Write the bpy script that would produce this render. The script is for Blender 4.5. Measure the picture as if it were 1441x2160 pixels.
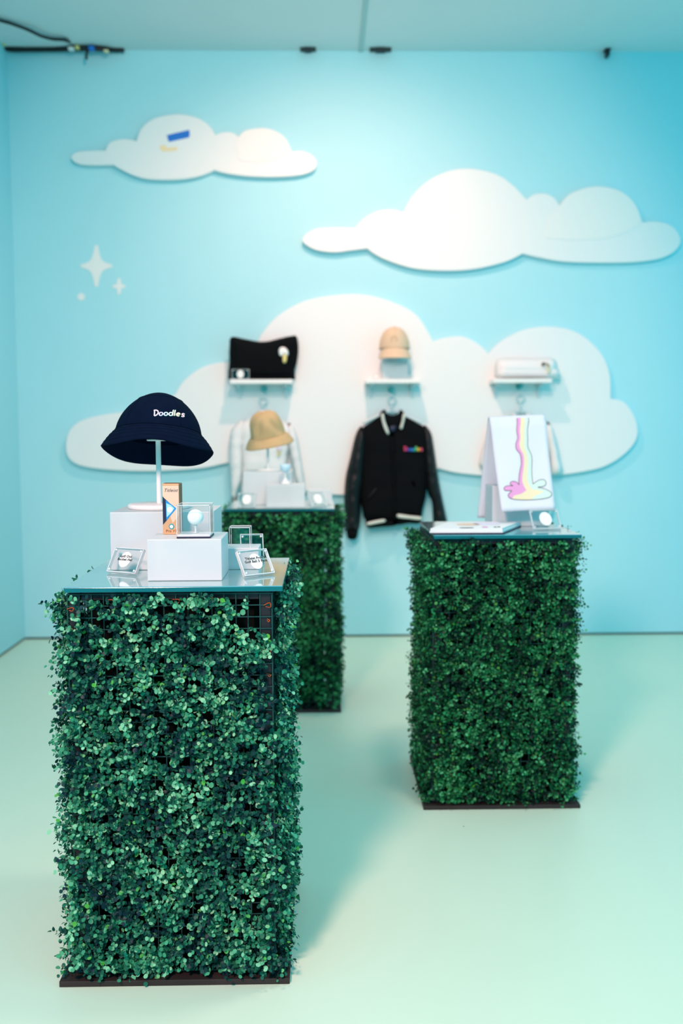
import bpy, bmesh, math, random
import numpy as np
from mathutils import Vector, Matrix
from mathutils.geometry import delaunay_2d_cdt

for _o in list(bpy.data.objects):
    bpy.data.objects.remove(_o, do_unlink=True)
SC = bpy.context.scene
C = SC.collection
R = random.Random(7)
NR = np.random.default_rng(11)
PI = math.pi

# ------------------------------------------------------------------ camera
CAM_H, PITCH, YAW, ROLL = 1.4703, 0.0829, 0.0189, -0.0042
FPX, IW, IH = 2100.0, 1441, 2160
cp, sp, cy, sy = math.cos(PITCH), math.sin(PITCH), math.cos(YAW), math.sin(YAW)
CO = Vector((0, 0, CAM_H))
CF = Vector((sy * cp, cy * cp, -sp))
_r = Vector((cy, -sy, 0)); _u = _r.cross(CF)
CR = _r * math.cos(ROLL) + _u * math.sin(ROLL)
CU = _u * math.cos(ROLL) - _r * math.sin(ROLL)
cam_d = bpy.data.cameras.new('camera'); cam = bpy.data.objects.new('camera', cam_d); C.objects.link(cam)
cam_d.sensor_fit = 'VERTICAL'; cam_d.sensor_height = 36.0; cam_d.sensor_width = 24.0
cam_d.lens = FPX / IH * 36.0
cam_d.clip_start = 0.05; cam_d.clip_end = 60
cam.matrix_world = Matrix(((CR.x, CU.x, -CF.x, 0), (CR.y, CU.y, -CF.y, 0), (CR.z, CU.z, -CF.z, CAM_H), (0, 0, 0, 1)))
cam_d.dof.use_dof = True; cam_d.dof.focus_distance = 2.76; cam_d.dof.aperture_fstop = 1.9
SC.camera = cam

# ------------------------------------------------------------------ light
SC.view_settings.view_transform = 'Standard'; SC.view_settings.look = 'None'
SC.view_settings.gamma = 1.0; SC.view_settings.use_curve_mapping = False
SC.view_settings.exposure = -0.08
SC.cycles.transparent_max_bounces = 40; SC.cycles.max_bounces = 14
W = bpy.data.worlds.new('hall'); SC.world = W; W.use_nodes = True
bg = W.node_tree.nodes['Background']; AMB = (0.005, 0.84, 1.08)
bg.inputs[0].default_value = (*AMB, 1); bg.inputs[1].default_value = 1.0

def spot(name, loc, target, energy, col, size, blend, radius):
    d = bpy.data.lights.new(name, 'SPOT'); d.energy = energy; d.color = col
    d.spot_size = math.radians(size); d.spot_blend = blend; d.shadow_soft_size = radius
    o = bpy.data.objects.new(name, d); C.objects.link(o); o.location = loc
    o.rotation_euler = (Vector(target) - Vector(loc)).to_track_quat('-Z', 'Y').to_euler()
    return o

LAMPS = [
    ('wall_wash_spotlight', (0.15, 5.2, 3.93), (0.15, 6.98, 1.55), 195, (1.0, 0.49, 0.37), 122, 1.0, 0.05),
    ('pool_spotlight', (0.2, 1.9, 3.9), (0.0, 6.98, 2.35), 360, (1.0, 0.66, 0.51), 60, 0.5, 0.15),
    ('front_spotlight', (-1.3, -0.8, 3.8), (0.6, 1.9, 0.0), 1330, (1.0, 0.50, 0.43), 110, 1.0, 0.35),
    ('overhead_fill', (0.7, 3.0, 3.9), (0.9, 4.0, 0.0), 165, (1.0, 0.66, 0.54), 120, 1.0, 0.2),  # added fill for the floor and pedestal tops, no lamp known here
]
for _l in LAMPS: spot(*_l)

# ------------------------------------------------------------------ helpers
def ray(x, y):
    return CF + CR * ((x - IW / 2) / FPX) - CU * ((y - IH / 2) / FPX)
def at(x, y, Y):                       # point of the photograph on the plane at depth Y
    d = ray(x, y); return CO + d * (Y / d.y)
def atz(x, y, Z):                      # point of the photograph on the level plane at height Z
    d = ray(x, y); return CO + d * ((Z - CAM_H) / d.z)

def obj(name, me, mat=None, parent=None):
    o = bpy.data.objects.new(name, me); C.objects.link(o)
    if parent is not None: o.parent = parent
    if mat is not None:
        if not me.materials: me.materials.append(mat)
    return o
def mesh(name, v, f, mat=None, parent=None, smooth=False):
    me = bpy.data.meshes.new(name); me.from_pydata([tuple(p) for p in v], [], f); me.update()
    if smooth: me.polygons.foreach_set('use_smooth', [True] * len(me.polygons))
    return obj(name, me, mat, parent)
def bmobj(name, bm, mat=None, parent=None, smooth=False):
    me = bpy.data.meshes.new(name); bm.normal_update(); bm.to_mesh(me); bm.free()
    if smooth: me.polygons.foreach_set('use_smooth', [True] * len(me.polygons))
    return obj(name, me, mat, parent)
def empty(name, loc=(0, 0, 0), rz=0.0):
    o = bpy.data.objects.new(name, None); C.objects.link(o); o.location = loc; o.rotation_euler = (0, 0, rz)
    o.empty_display_size = 0.05
    return o
def tag(o, label, cat, group=None):
    o['label'] = label; o['category'] = cat
    if group: o['group'] = group
    return o
def box(name, lo, hi, mat, parent=None, bev=0.0, seg=2):
    bm = bmesh.new(); bmesh.ops.create_cube(bm, size=1)
    for v in bm.verts:
        v.co = Vector([(lo[i] + hi[i]) / 2 + v.co[i] * (hi[i] - lo[i]) for i in range(3)])
    if bev > 0:
        bmesh.ops.bevel(bm, geom=bm.edges[:], offset=bev, segments=seg, affect='EDGES', profile=0.5)
    return bmobj(name, bm, mat, parent)
def prism_mesh(name, pts, d, mat, parent=None, bev=0.0):
    """closed 3-D outline pts, thickened along vector d"""
    bm = bmesh.new()
    vs = [bm.verts.new(p) for p in pts]; f = bm.faces.new(vs)
    r = bmesh.ops.extrude_face_region(bm, geom=[f])
    nv = [e for e in r['geom'] if isinstance(e, bmesh.types.BMVert)]
    bmesh.ops.translate(bm, verts=nv, vec=Vector(d))
    bmesh.ops.recalc_face_normals(bm, faces=bm.faces[:])
    if bev > 0:
        ed = [e for e in bm.edges if any(len(fc.verts) > 4 for fc in e.link_faces)]
        bmesh.ops.bevel(bm, geom=ed, offset=bev, segments=2, affect='EDGES', profile=0.5)
    bmesh.ops.triangulate(bm, faces=[fc for fc in bm.faces if len(fc.verts) > 4])
    return bmobj(name, bm, mat, parent)
def tube_data(pts, rad, n=8, closed=False):
    pts = [Vector(p) for p in pts]; m = len(pts)
    rads = rad if isinstance(rad, (list, tuple)) else [rad] * m
    V, F = [], []
    t0 = (pts[1] - pts[0]).normalized()
    a = Vector((0, 0, 1)) if abs(t0.z) < 0.9 else Vector((1, 0, 0))
    nrm = (a - t0 * a.dot(t0)).normalized()
    for i in range(m):
        if closed: t = (pts[(i + 1) % m] - pts[i - 1]).normalized()
        else: t = (pts[min(i + 1, m - 1)] - pts[max(i - 1, 0)]).normalized()
        nrm = (nrm - t * nrm.dot(t)).normalized(); b = t.cross(nrm)
        for k in range(n):
            an = 2 * PI * k / n
            V.append(pts[i] + (nrm * math.cos(an) + b * math.sin(an)) * rads[i])
    for i in range(m if closed else m - 1):
        j = (i + 1) % m
        for k in range(n):
            l = (k + 1) % n
            F.append((i * n + k, i * n + l, j * n + l, j * n + k))
    if not closed:
        F.append(tuple(range(n - 1, -1, -1))); F.append(tuple(range((m - 1) * n, m * n)))
    return V, F
def tube(name, pts, rad, mat, parent=None, n=8, closed=False):
    V, F = tube_data(pts, rad, n, closed)
    return mesh(name, V, F, mat, parent, True)
def lathe(name, prof, mat, parent=None, n=48, fn=None, smooth=True):
    """prof: list of (r,z); fn(theta,i,p)->p optional"""
    V, F = [], []
    for i, (r, z) in enumerate(prof):
        for k in range(n):
            an = 2 * PI * k / n
            p = Vector((r * math.cos(an), r * math.sin(an), z))
            if fn: p = fn(an, i, p)
            V.append(p)
    for i in range(len(prof) - 1):
        for k in range(n):
            l = (k + 1) % n
            F.append((i * n + k, i * n + l, (i + 1) * n + l, (i + 1) * n + k))
    return mesh(name, V, F, mat, parent, smooth)
def spline(pts, per=6, closed=False):
    pts = [Vector(p) for p in pts]; n = len(pts); out = []
    rng = range(n if closed else n - 1)
    for i in rng:
        if closed: a, b, c, d = pts[i - 1], pts[i], pts[(i + 1) % n], pts[(i + 2) % n]
        else: a, b, c, d = pts[max(i - 1, 0)], pts[i], pts[i + 1], pts[min(i + 2, n - 1)]
        for k in range(per):
            t = k / per
            out.append(0.5 * ((2 * b) + (c - a) * t + (2 * a - 5 * b + 4 * c - d) * t * t + (3 * b - a - 3 * c + d) * t ** 3))
    if not closed: out.append(pts[-1])
    return out
def lobes(segs, per=5):
    """outline of arcs that meet in cusps"""
    out = []
    for s in segs: out += spline([Vector((p[0], p[1])) for p in s], per)[:-1]
    return out
def seg_dist(P, poly):
    A = np.asarray(poly, float); B = np.roll(A, -1, 0); d = np.full(len(P), 1e9)
    for a, b in zip(A, B):
        ab = b - a; L = ab @ ab
        if L < 1e-14: continue
        t = np.clip(((P - a) @ ab) / L, 0, 1)
        d = np.minimum(d, np.hypot(*(P - a - t[:, None] * ab).T))
    return d
def inside(P, poly):
    A = np.asarray(poly, float); B = np.roll(A, -1, 0); c = np.zeros(len(P), bool)
    for a, b in zip(A, B):
        if a[1] == b[1]: continue
        m = ((a[1] > P[:, 1]) != (b[1] > P[:, 1])) & (P[:, 0] < (b[0] - a[0]) * (P[:, 1] - a[1]) / (b[1] - a[1]) + a[0])
        c ^= m
    return c
def fill(poly, sp):
    """triangulate a 2-D outline with inner grid points: points, triangles, distance to the outline"""
    A = np.asarray([(p[0], p[1]) for p in poly], float); n = len(A)
    lo, hi = A.min(0), A.max(0)
    gx, gy = np.meshgrid(np.arange(lo[0], hi[0], sp), np.arange(lo[1], hi[1], sp)); gx[1::2] += sp / 2
    G = np.stack([gx.ravel(), gy.ravel()], 1)
    G = G[inside(G, A)]
    if len(G): G = G[seg_dist(G, A) > sp * 0.45]
    P = np.vstack([A, G]) if len(G) else A
    r = delaunay_2d_cdt([Vector(p) for p in P], [(i, (i + 1) % n) for i in range(n)], [], 0, 1e-7)
    V = np.array([tuple(v) for v in r[0]]); T = [f for f in r[2]]
    cen = np.array([V[list(f)].mean(0) for f in T]); keep = inside(cen, A)
    T = [f for f, k in zip(T, keep) if k]
    d = seg_dist(V, A); d[d < 1e-6] = 0
    return V, T, d
def wob(x, z, s, k=0.0):
    return (math.sin(x * 37 * s + z * 11 * s + k) + math.sin(x * 17 * s - z * 29 * s + 2.1 * k) + math.sin(z * 53 * s + x * 5 + k * 3)) / 3
def pillow(name, poly, Y, front, back, edge, mat, parent, sp=0.02, wr=0.004, ws=1.0, k=0.0, fold=None):
    """a stuffed cloth piece: outline poly in (x,z), bulging to -Y by front and to +Y by back"""
    V, T, d = fill(poly, sp); n = len(V); vv, ff = [], []
    for i in range(n):
        q = 1 - math.exp(-d[i] / edge); x, z = V[i]
        w = wob(x, z, ws, k) * wr * q + (fold(x, z) * q if fold else 0)
        vv.append((x, Y - front * q - w, z))
    bi = {}
    for i in range(n):
        if d[i] == 0: bi[i] = i
        else:
            q = 1 - math.exp(-d[i] / edge); bi[i] = len(vv); vv.append((V[i][0], Y + back * q, V[i][1]))
    for f in T:
        a = [vv[i] for i in f]
        cr = (a[1][0] - a[0][0]) * (a[2][2] - a[0][2]) - (a[1][2] - a[0][2]) * (a[2][0] - a[0][0])
        f = f if cr > 0 else f[::-1]
        ff.append(tuple(f)); ff.append(tuple(bi[i] for i in f[::-1]))
    return mesh(name, vv, ff, mat, parent, True)
def patch(name, poly, fn, th, mat, parent, sp=0.02):
    """thin print: 2-D outline mapped by fn(x,y)->(point, normal)"""
    V, T, d = fill(poly, sp); a, b = [], []
    for p in V:
        q, nn = fn(p[0], p[1]); a.append(q + nn * th); b.append(q - nn * th * 0.5)
    n = len(V); F = []
    for f in T:
        c = (a[f[1]] - a[f[0]]).cross(a[f[2]] - a[f[0]])
        _, nn = fn(*V[f[0]])
        f = f if c.dot(nn) > 0 else f[::-1]
        F.append(tuple(f))
    m = len(poly)
    for i in range(m):
        j = (i + 1) % m; F.append((i, j, n + j, n + i))
    return mesh(name, a + b, F, mat, parent)
def text_mesh(body, size, depth=0.0003, offset=0.0, shear=0.0, space=1.0, line=1.0):
    cu = bpy.data.curves.new('lettering', 'FONT'); cu.body = body; cu.size = size; cu.extrude = depth
    cu.offset = offset; cu.align_x = 'CENTER'; cu.align_y = 'CENTER'; cu.shear = shear; cu.space_character = space
    cu.space_line = line; cu.resolution_u = 3
    o = bpy.data.objects.new('lettering', cu); C.objects.link(o)
    bpy.context.view_layer.update()
    me = bpy.data.meshes.new_from_object(o.evaluated_get(bpy.context.evaluated_depsgraph_get()))
    bpy.data.objects.remove(o); bpy.data.curves.remove(cu); me.materials.clear()
    return me

# ------------------------------------------------------------------ materials
def mat(name, col, rough=0.6, metal=0.0, spec=0.5, var=0.0, scale=8.0, bump=0.0, bscale=200.0, trans=0.0, ior=1.45, sheen=0.0, alpha=1.0, sub=0.0):
    m = bpy.data.materials.new(name); m.use_nodes = True
    nt = m.node_tree; b = nt.nodes['Principled BSDF']; L = nt.links
    b.inputs['Base Color'].default_value = (*col, 1); b.inputs['Roughness'].default_value = rough
    b.inputs['Metallic'].default_value = metal; b.inputs['Specular IOR Level'].default_value = spec
    b.inputs['Transmission Weight'].default_value = trans; b.inputs['IOR'].default_value = ior
    b.inputs['Sheen Weight'].default_value = sheen
    tc = nt.nodes.new('ShaderNodeTexCoord')
    if var > 0:
        nz = nt.nodes.new('ShaderNodeTexNoise'); nz.inputs['Scale'].default_value = scale; nz.inputs['Detail'].default_value = 5
        mx = nt.nodes.new('ShaderNodeMix'); mx.data_type = 'RGBA'
        mx.inputs['A'].default_value = (*[c * (1 - var) for c in col], 1)
        mx.inputs['B'].default_value = (*[min(1, c * (1 + var)) for c in col], 1)
        L.new(tc.outputs['Object'], nz.inputs['Vector']); L.new(nz.outputs['Fac'], mx.inputs['Factor'])
        L.new(mx.outputs['Result'], b.inputs['Base Color'])
    if bump > 0:
        n2 = nt.nodes.new('ShaderNodeTexNoise'); n2.inputs['Scale'].default_value = bscale; n2.inputs['Detail'].default_value = 3
        bp = nt.nodes.new('ShaderNodeBump'); bp.inputs['Strength'].default_value = bump; bp.inputs['Distance'].default_value = 0.002
        L.new(tc.outputs['Object'], n2.inputs['Vector']); L.new(n2.outputs['Fac'], bp.inputs['Height'])
        L.new(bp.outputs['Normal'], b.inputs['Normal'])
    return m
def clear_mat(name, tint, rough=0.02, ior=1.45):
    """thin clear acrylic pane: see-through with a Fresnel sheen"""
    m = bpy.data.materials.new(name); m.use_nodes = True; nt = m.node_tree; nt.nodes.clear(); L = nt.links
    o = nt.nodes.new('ShaderNodeOutputMaterial'); mx = nt.nodes.new('ShaderNodeMixShader')
    t = nt.nodes.new('ShaderNodeBsdfTransparent'); t.inputs[0].default_value = (*tint, 1)
    g = nt.nodes.new('ShaderNodeBsdfGlossy'); g.inputs['Roughness'].default_value = rough
    lw = nt.nodes.new('ShaderNodeLayerWeight'); lw.inputs['Blend'].default_value = 0.5
    pw = nt.nodes.new('ShaderNodeMath'); pw.operation = 'POWER'; pw.inputs[1].default_value = 4.0
    ma = nt.nodes.new('ShaderNodeMath'); ma.operation = 'MULTIPLY_ADD'; ma.inputs[1].default_value = 0.6; ma.inputs[2].default_value = (ior - 1) ** 2 / (ior + 1) ** 2
    L.new(lw.outputs['Facing'], pw.inputs[0]); L.new(pw.outputs[0], ma.inputs[0])
    L.new(ma.outputs[0], mx.inputs[0]); L.new(t.outputs[0], mx.inputs[1]); L.new(g.outputs[0], mx.inputs[2]); L.new(mx.outputs[0], o.inputs[0])
    return m
M = {}
M['wall'] = mat('sky_blue_wall_paint', (0.42, 0.77, 0.84), 0.6, spec=0.25, var=0.02, scale=3, bump=0.04, bscale=60)
M['cloud'] = mat('white_cloud_panel', (0.86, 0.86, 0.84), 0.55, spec=0.3, var=0.01)
M['cloud2'] = mat('off_white_cloud_panel', (0.83, 0.85, 0.85), 0.55, spec=0.3)
M['ceiling'] = mat('grey_ceiling_panel', (0.74, 0.76, 0.76), 0.7, var=0.03, scale=2)
M['seam'] = mat('ceiling_seam', (0.45, 0.58, 0.58), 0.7)
M['gap'] = mat('dark_wall_gap', (0.012, 0.03, 0.028), 0.8)
M['white'] = mat('white_lacquer', (0.85, 0.85, 0.83), 0.35)
M['peg'] = mat('teal_peg', (0.05, 0.45, 0.47), 0.4)
M['hanger'] = mat('pale_plastic_hanger', (0.62, 0.74, 0.76), 0.25)
M['frost'] = mat('frosted_acrylic', (0.80, 0.86, 0.88), 0.38, spec=0.4, trans=0.35, ior=1.3)
M['acry'] = clear_mat('clear_acrylic_pane', (0.985, 0.995, 0.995), 0.02, 1.35)
M['edge'] = mat('polished_acrylic_edge', (0.86, 0.92, 0.93), 0.2, trans=0.25, ior=1.3)
M['block'] = clear_mat('clear_acrylic_block', (0.95, 0.985, 0.985), 0.03, 1.4)
M['glass_edge'] = mat('teal_glass_edge', (0.008, 0.14, 0.16), 0.12)
M['navy'] = mat('navy_cotton_twill', (0.0016, 0.0062, 0.0210), 0.9, spec=0.06, var=0.25, scale=30, bump=0.5, bscale=700, sheen=0.0)
M['khaki'] = mat('khaki_cotton', (0.50, 0.36, 0.19), 0.85, spec=0.15, var=0.1, scale=20, bump=0.3, bscale=500)
M['beige'] = mat('beige_cotton', (0.68, 0.52, 0.36), 0.85, spec=0.15, var=0.06, scale=20)
M['beige_d'] = mat('beige_stitching', (0.42, 0.33, 0.22), 0.85)
M['black'] = mat('black_wool', (0.004, 0.005, 0.006), 0.9, spec=0.08, bump=0.2, bscale=300)
M['leather'] = mat('black_leather', (0.005, 0.006, 0.007), 0.42, spec=0.3, bump=0.15, bscale=60)
M['cream'] = mat('cream_rib_knit', (0.72, 0.74, 0.66), 0.8)
M['cloth'] = mat('white_cotton', (0.80, 0.81, 0.81), 0.85, spec=0.15, bump=0.1, bscale=300)
M['towel'] = mat('white_terry', (0.68, 0.73, 0.80), 0.9, spec=0.1, bump=0.35, bscale=500)
M['cuff_shade'] = mat('shaded_white_cotton', (0.20, 0.25, 0.24), 0.85)  # white cotton with the shade at the left cuff put into its colour
M['rust'] = mat('rusty_black_steel', (0.030, 0.022, 0.022), 0.55, metal=0.3, var=0.7, scale=9, bump=0.3, bscale=80)
M['steel'] = mat('black_steel_post', (0.020, 0.018, 0.024), 0.4, metal=0.4, var=0.4, scale=14)
M['inner_dark'] = mat('inner_darkness', (0.002, 0.004, 0.004), 0.9, spec=0.1)  # near-black colour stands for the dark depth behind the lattice
M['lattice'] = mat('green_plastic_lattice', (0.008, 0.062, 0.056), 0.4)
M['tie'] = mat('orange_twist_tie', (0.55, 0.09, 0.01), 0.5)
M['cable'] = mat('black_cable', (0.006, 0.008, 0.010), 0.5)
M['tape'] = mat('blue_tape', (0.004, 0.17, 0.62), 0.6, var=0.15, scale=20)
M['orange'] = mat('pale_orange_mark', (0.92, 0.72, 0.44), 0.7)
M['ball'] = mat('golf_ball_white', (0.88, 0.89, 0.89), 0.25)
M['gold'] = mat('copper_gold_card', (0.68, 0.38, 0.20), 0.35, metal=0.15, spec=0.5)
M['goldd'] = mat('bronze_card_side', (0.20, 0.085, 0.03), 0.4, metal=0.3)
M['peach'] = mat('peach_card_print', (0.76, 0.55, 0.40), 0.4)
M['ink'] = mat('navy_ink', (0.008, 0.016, 0.05), 0.5)
M['blue'] = mat('bright_blue_ink', (0.01, 0.26, 0.62), 0.4)
M['lblue'] = mat('pale_blue_ink', (0.35, 0.68, 0.86), 0.4)
M['tealink'] = mat('teal_ink', (0.02, 0.33, 0.38), 0.4)
M['grey_ink'] = mat('grey_ink', (0.50, 0.55, 0.57), 0.5)
M['dark_ink'] = mat('dark_ink', (0.02, 0.035, 0.03), 0.6)
M['pink'] = mat('pink_print', (0.74, 0.33, 0.60), 0.7)
M['yellow'] = mat('pale_yellow_print', (0.78, 0.70, 0.46), 0.7)
M['mint'] = mat('mint_print', (0.58, 0.76, 0.68), 0.7)
M['lilac'] = mat('lilac_print', (0.78, 0.72, 0.86), 0.7)
M['gold_thread'] = mat('yellow_thread', (0.80, 0.66, 0.25), 0.7)
M['sky'] = mat('light_blue_plastic', (0.52, 0.76, 0.88), 0.4)

# glass sheet that mirrors what stands on it
def glass_top_mat():
    m = mat('mirrored_glass', (0.48, 0.66, 0.67), 0.06, metal=0.75, var=0.10, scale=22)
    return m
M['glass'] = glass_top_mat()

def floor_mat():
    m = mat('mint_floor_paint', (0.52, 0.80, 0.62), 0.38, spec=0.4)
    nt = m.node_tree; L = nt.links; b = nt.nodes['Principled BSDF']
    tc = nt.nodes.new('ShaderNodeTexCoord')
    n1 = nt.nodes.new('ShaderNodeTexNoise'); n1.inputs['Scale'].default_value = 0.9; n1.inputs['Detail'].default_value = 6
    r1 = nt.nodes.new('ShaderNodeMix'); r1.data_type = 'RGBA'
    r1.inputs['A'].default_value = (0.58, 0.78, 0.61, 1); r1.inputs['B'].default_value = (0.64, 0.82, 0.66, 1)
    L.new(tc.outputs['Object'], n1.inputs['Vector']); L.new(n1.outputs['Fac'], r1.inputs['Factor'])
    vo = nt.nodes.new('ShaderNodeTexVoronoi'); vo.inputs['Scale'].default_value = 2.6
    L.new(tc.outputs['Object'], vo.inputs['Vector'])
    cr = nt.nodes.new('ShaderNodeMath'); cr.operation = 'LESS_THAN'; cr.inputs[1].default_value = 0.010
    L.new(vo.outputs['Distance'], cr.inputs[0])
    sepc = nt.nodes.new('ShaderNodeMix'); sepc.data_type = 'RGBA'
    bw = nt.nodes.new('ShaderNodeSeparateColor'); L.new(vo.outputs['Color'], bw.inputs[0])
    gt = nt.nodes.new('ShaderNodeMath'); gt.operation = 'GREATER_THAN'; gt.inputs[1].default_value = 0.45; L.new(bw.outputs[0], gt.inputs[0])
    sepc.inputs['A'].default_value = (0.05, 0.08, 0.06, 1); sepc.inputs['B'].default_value = (0.9, 0.93, 0.9, 1)
    L.new(gt.outputs[0], sepc.inputs['Factor'])
    m2 = nt.nodes.new('ShaderNodeMix'); m2.data_type = 'RGBA'
    L.new(cr.outputs[0], m2.inputs['Factor']); L.new(r1.outputs['Result'], m2.inputs['A']); L.new(sepc.outputs['Result'], m2.inputs['B'])
    L.new(m2.outputs['Result'], b.inputs['Base Color'])
    n3 = nt.nodes.new('ShaderNodeTexNoise'); n3.inputs['Scale'].default_value = 5
    mr = nt.nodes.new('ShaderNodeMapRange'); mr.inputs['To Min'].default_value = 0.30; mr.inputs['To Max'].default_value = 0.5
    L.new(tc.outputs['Object'], n3.inputs['Vector']); L.new(n3.outputs['Fac'], mr.inputs['Value']); L.new(mr.outputs[0], b.inputs['Roughness'])
    return m
M['floor'] = floor_mat()

def leaf_mat(name, stops):
    m = mat(name, (0.03, 0.2, 0.1), 0.5, spec=0.22)
    nt = m.node_tree; L = nt.links; b = nt.nodes['Principled BSDF']
    a = nt.nodes.new('ShaderNodeAttribute'); a.attribute_name = 'tone'
    r = nt.nodes.new('ShaderNodeValToRGB'); e = r.color_ramp.elements
    e[0].position, e[0].color = stops[0][0], (*stops[0][1], 1)
    e[1].position, e[1].color = stops[-1][0], (*stops[-1][1], 1)
    for p, c in stops[1:-1]:
        q = e.new(p); q.color = (*c, 1)
    L.new(a.outputs['Fac'], r.inputs[0]); L.new(r.outputs[0], b.inputs['Base Color'])
    return m
M['leaf'] = leaf_mat('boxwood_leaf_front_light', [(0.0, (0.003, 0.022, 0.036)), (0.25, (0.005, 0.055, 0.050)), (0.5, (0.013, 0.150, 0.085)), (0.75, (0.055, 0.36, 0.19)), (0.93, (0.22, 0.60, 0.36)), (1.0, (0.060, 0.38, 0.05))])  # bluish and pale tones put the front pedestal's light into the leaf colour
M['leaf_rear_light'] = leaf_mat('boxwood_leaf_rear_light', [(0.0, (0.002, 0.015, 0.014)), (0.25, (0.003, 0.036, 0.020)), (0.5, (0.005, 0.10, 0.034)), (0.75, (0.016, 0.23, 0.075)), (0.93, (0.07, 0.38, 0.16)), (1.0, (0.06, 0.26, 0.015))])  # same leaf, recoloured darker and greener for the light on the other pedestals

# ------------------------------------------------------------------ setting
YW, XL, HC = 6.98, -2.109, 4.025
XR, YB = 3.6, -2.2
def structure(o):
    o['kind'] = 'structure'; return o
structure(box('floor', (XL - 0.1, YB, -0.1), (XR, YW + 0.1, 0.0), M['floor']))
structure(box('wall_back', (XL - 0.1, YW, 0.014), (XR, YW + 0.1, HC), M['wall']))
structure(box('wall_left', (XL - 0.1, 2.0, 0.014), (XL, YW, HC - 0.0), M['wall']))
structure(box('gap_strip_back', (XL, YW + 0.006, 0.0), (XR, YW + 0.1, 0.014), M['gap']))  # dark strip in place of the gap under the wall, shade in its colour
structure(box('gap_strip_left', (XL - 0.1, 2.0, 0.0), (XL - 0.006, YW, 0.014), M['gap']))  # same dark gap strip under the left wall
structure(box('ceiling', (XL - 0.1, 3.2, HC), (XR, YW + 0.1, HC + 0.08), M['ceiling']))
sx = atz(766, 60, HC).x
structure(box('trim_1', (sx - 0.016, 3.2, HC - 0.008), (sx + 0.016, YW, HC + 0.002), M['seam'], bev=0.003))

# clouds: cut panels mounted on the wall
CY = YW - 0.055
def px_outline(pts, Y): return [at(p[0], p[1], Y) for p in pts]
def cloud(segs, label, extra):
    pts = px_outline(lobes(segs), CY)
    cx = sum(p.x for p in pts) / len(pts); cz = min(p.z for p in pts)
    e = empty('cloud_panel', (cx, YW, cz)); inv = Vector((-cx, -YW, -cz))
    prism_mesh('panel', [p + inv for p in pts], (0, 0.052, 0), M['cloud2'], e, bev=0.005)
    for sg in extra:
        q = px_outline(lobes(sg), CY)
        prism_mesh('raised_lobe', [p + inv + Vector((0, -0.004, 0)) for p in q], (0, 0.0045, 0), M['cloud'], e)
    tag(e, label, 'cloud panel', 'white cloud panels on the blue wall')
    return e
c1 = [[(238,347),(200,348),(165,345),(150,333),(160,321),(185,318),(222,317)],
      [(222,317),(230,302),(245,295),(265,293),(288,297)],
      [(288,297),(297,272),(320,252),(350,243),(385,241),(420,250),(443,267),(454,285)],
      [(454,285),(465,280),(480,278),(493,281),(503,288)],
      [(503,288),(515,276),(535,271),(560,270),(585,278),(603,293),(613,313),(616,320)],
      [(616,320),(635,318),(655,325),(668,340),(664,356),(645,366),(615,371),(570,373),(520,371),(480,366),(452,359)],
      [(452,359),(425,370),(390,377),(350,379),(310,377),(280,369),(255,357),(238,347)]]
cloud(c1, 'small white cloud panel at upper left with a strip of blue tape', [
      [[(503,290),(515,278),(535,273),(560,272),(585,280),(602,294),(611,313)], [(611,313),(600,328),(575,338),(540,342),(505,338)], [(505,338),(500,315),(503,290)]]])
c2 = [[(775,524),(740,528),(705,532),(664,526),(638,507),(658,486),(693,480),(749,481)],
      [(749,481),(769,460),(798,445),(828,442),(852,448)],
      [(852,448),(868,417),(903,382),(950,360),(997,356),(1049,368),(1084,392),(1111,421)],
      [(1111,421),(1128,410),(1151,408),(1169,417),(1181,433)],
      [(1181,433),(1201,410),(1236,396),(1271,393),(1312,404),(1341,431),(1356,469)],
      [(1356,469),(1385,467),(1417,476),(1436,502),(1429,525),(1400,543),(1347,552),(1277,554),(1195,552),(1143,544),(1103,535)],
      [(1103,535),(1067,552),(1009,566),(950,571),(880,567),(828,553),(793,537),(775,524)]]
cloud(c2, 'wide white cloud panel at upper right reaching the picture edge', [
      [[(1183,435),(1201,412),(1236,398),(1271,395),(1311,406),(1339,432),(1353,469)], [(1353,469),(1320,490),(1270,503),(1200,506),(1150,501)], [(1150,501),(1160,460),(1183,435)]]])
c3 = [[(490,975),(469,979),(430,987),(372,992),(294,994),(217,990),(166,981),(143,963),(139,936),(147,908),(170,888),(212,876),(270,868),(330,858),(370,831)],
      [(370,831),(388,803),(426,775),(472,764),(510,760),(535,735),(551,706)],
      [(551,706),(584,668),(640,636),(705,623),(770,622),(835,640),(882,668),(914,720)],
      [(914,720),(938,713),(975,710),(1007,724),(1031,746)],
      [(1031,746),(1058,720),(1105,696),(1161,689),(1217,701),(1263,738),(1286,785),(1289,841)],
      [(1289,841),(1319,850),(1342,887),(1344,924),(1319,957),(1273,985),(1207,999),(1150,1004),(1080,1006),(1017,1003),(960,997),(925,988)],
      [(925,988),(880,1018),(800,1040),(726,1044),(679,1041),(620,1032),(550,1012),(490,975)]]
cloud(c3, 'largest white cloud panel, behind the three wall shelves', [])

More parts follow.
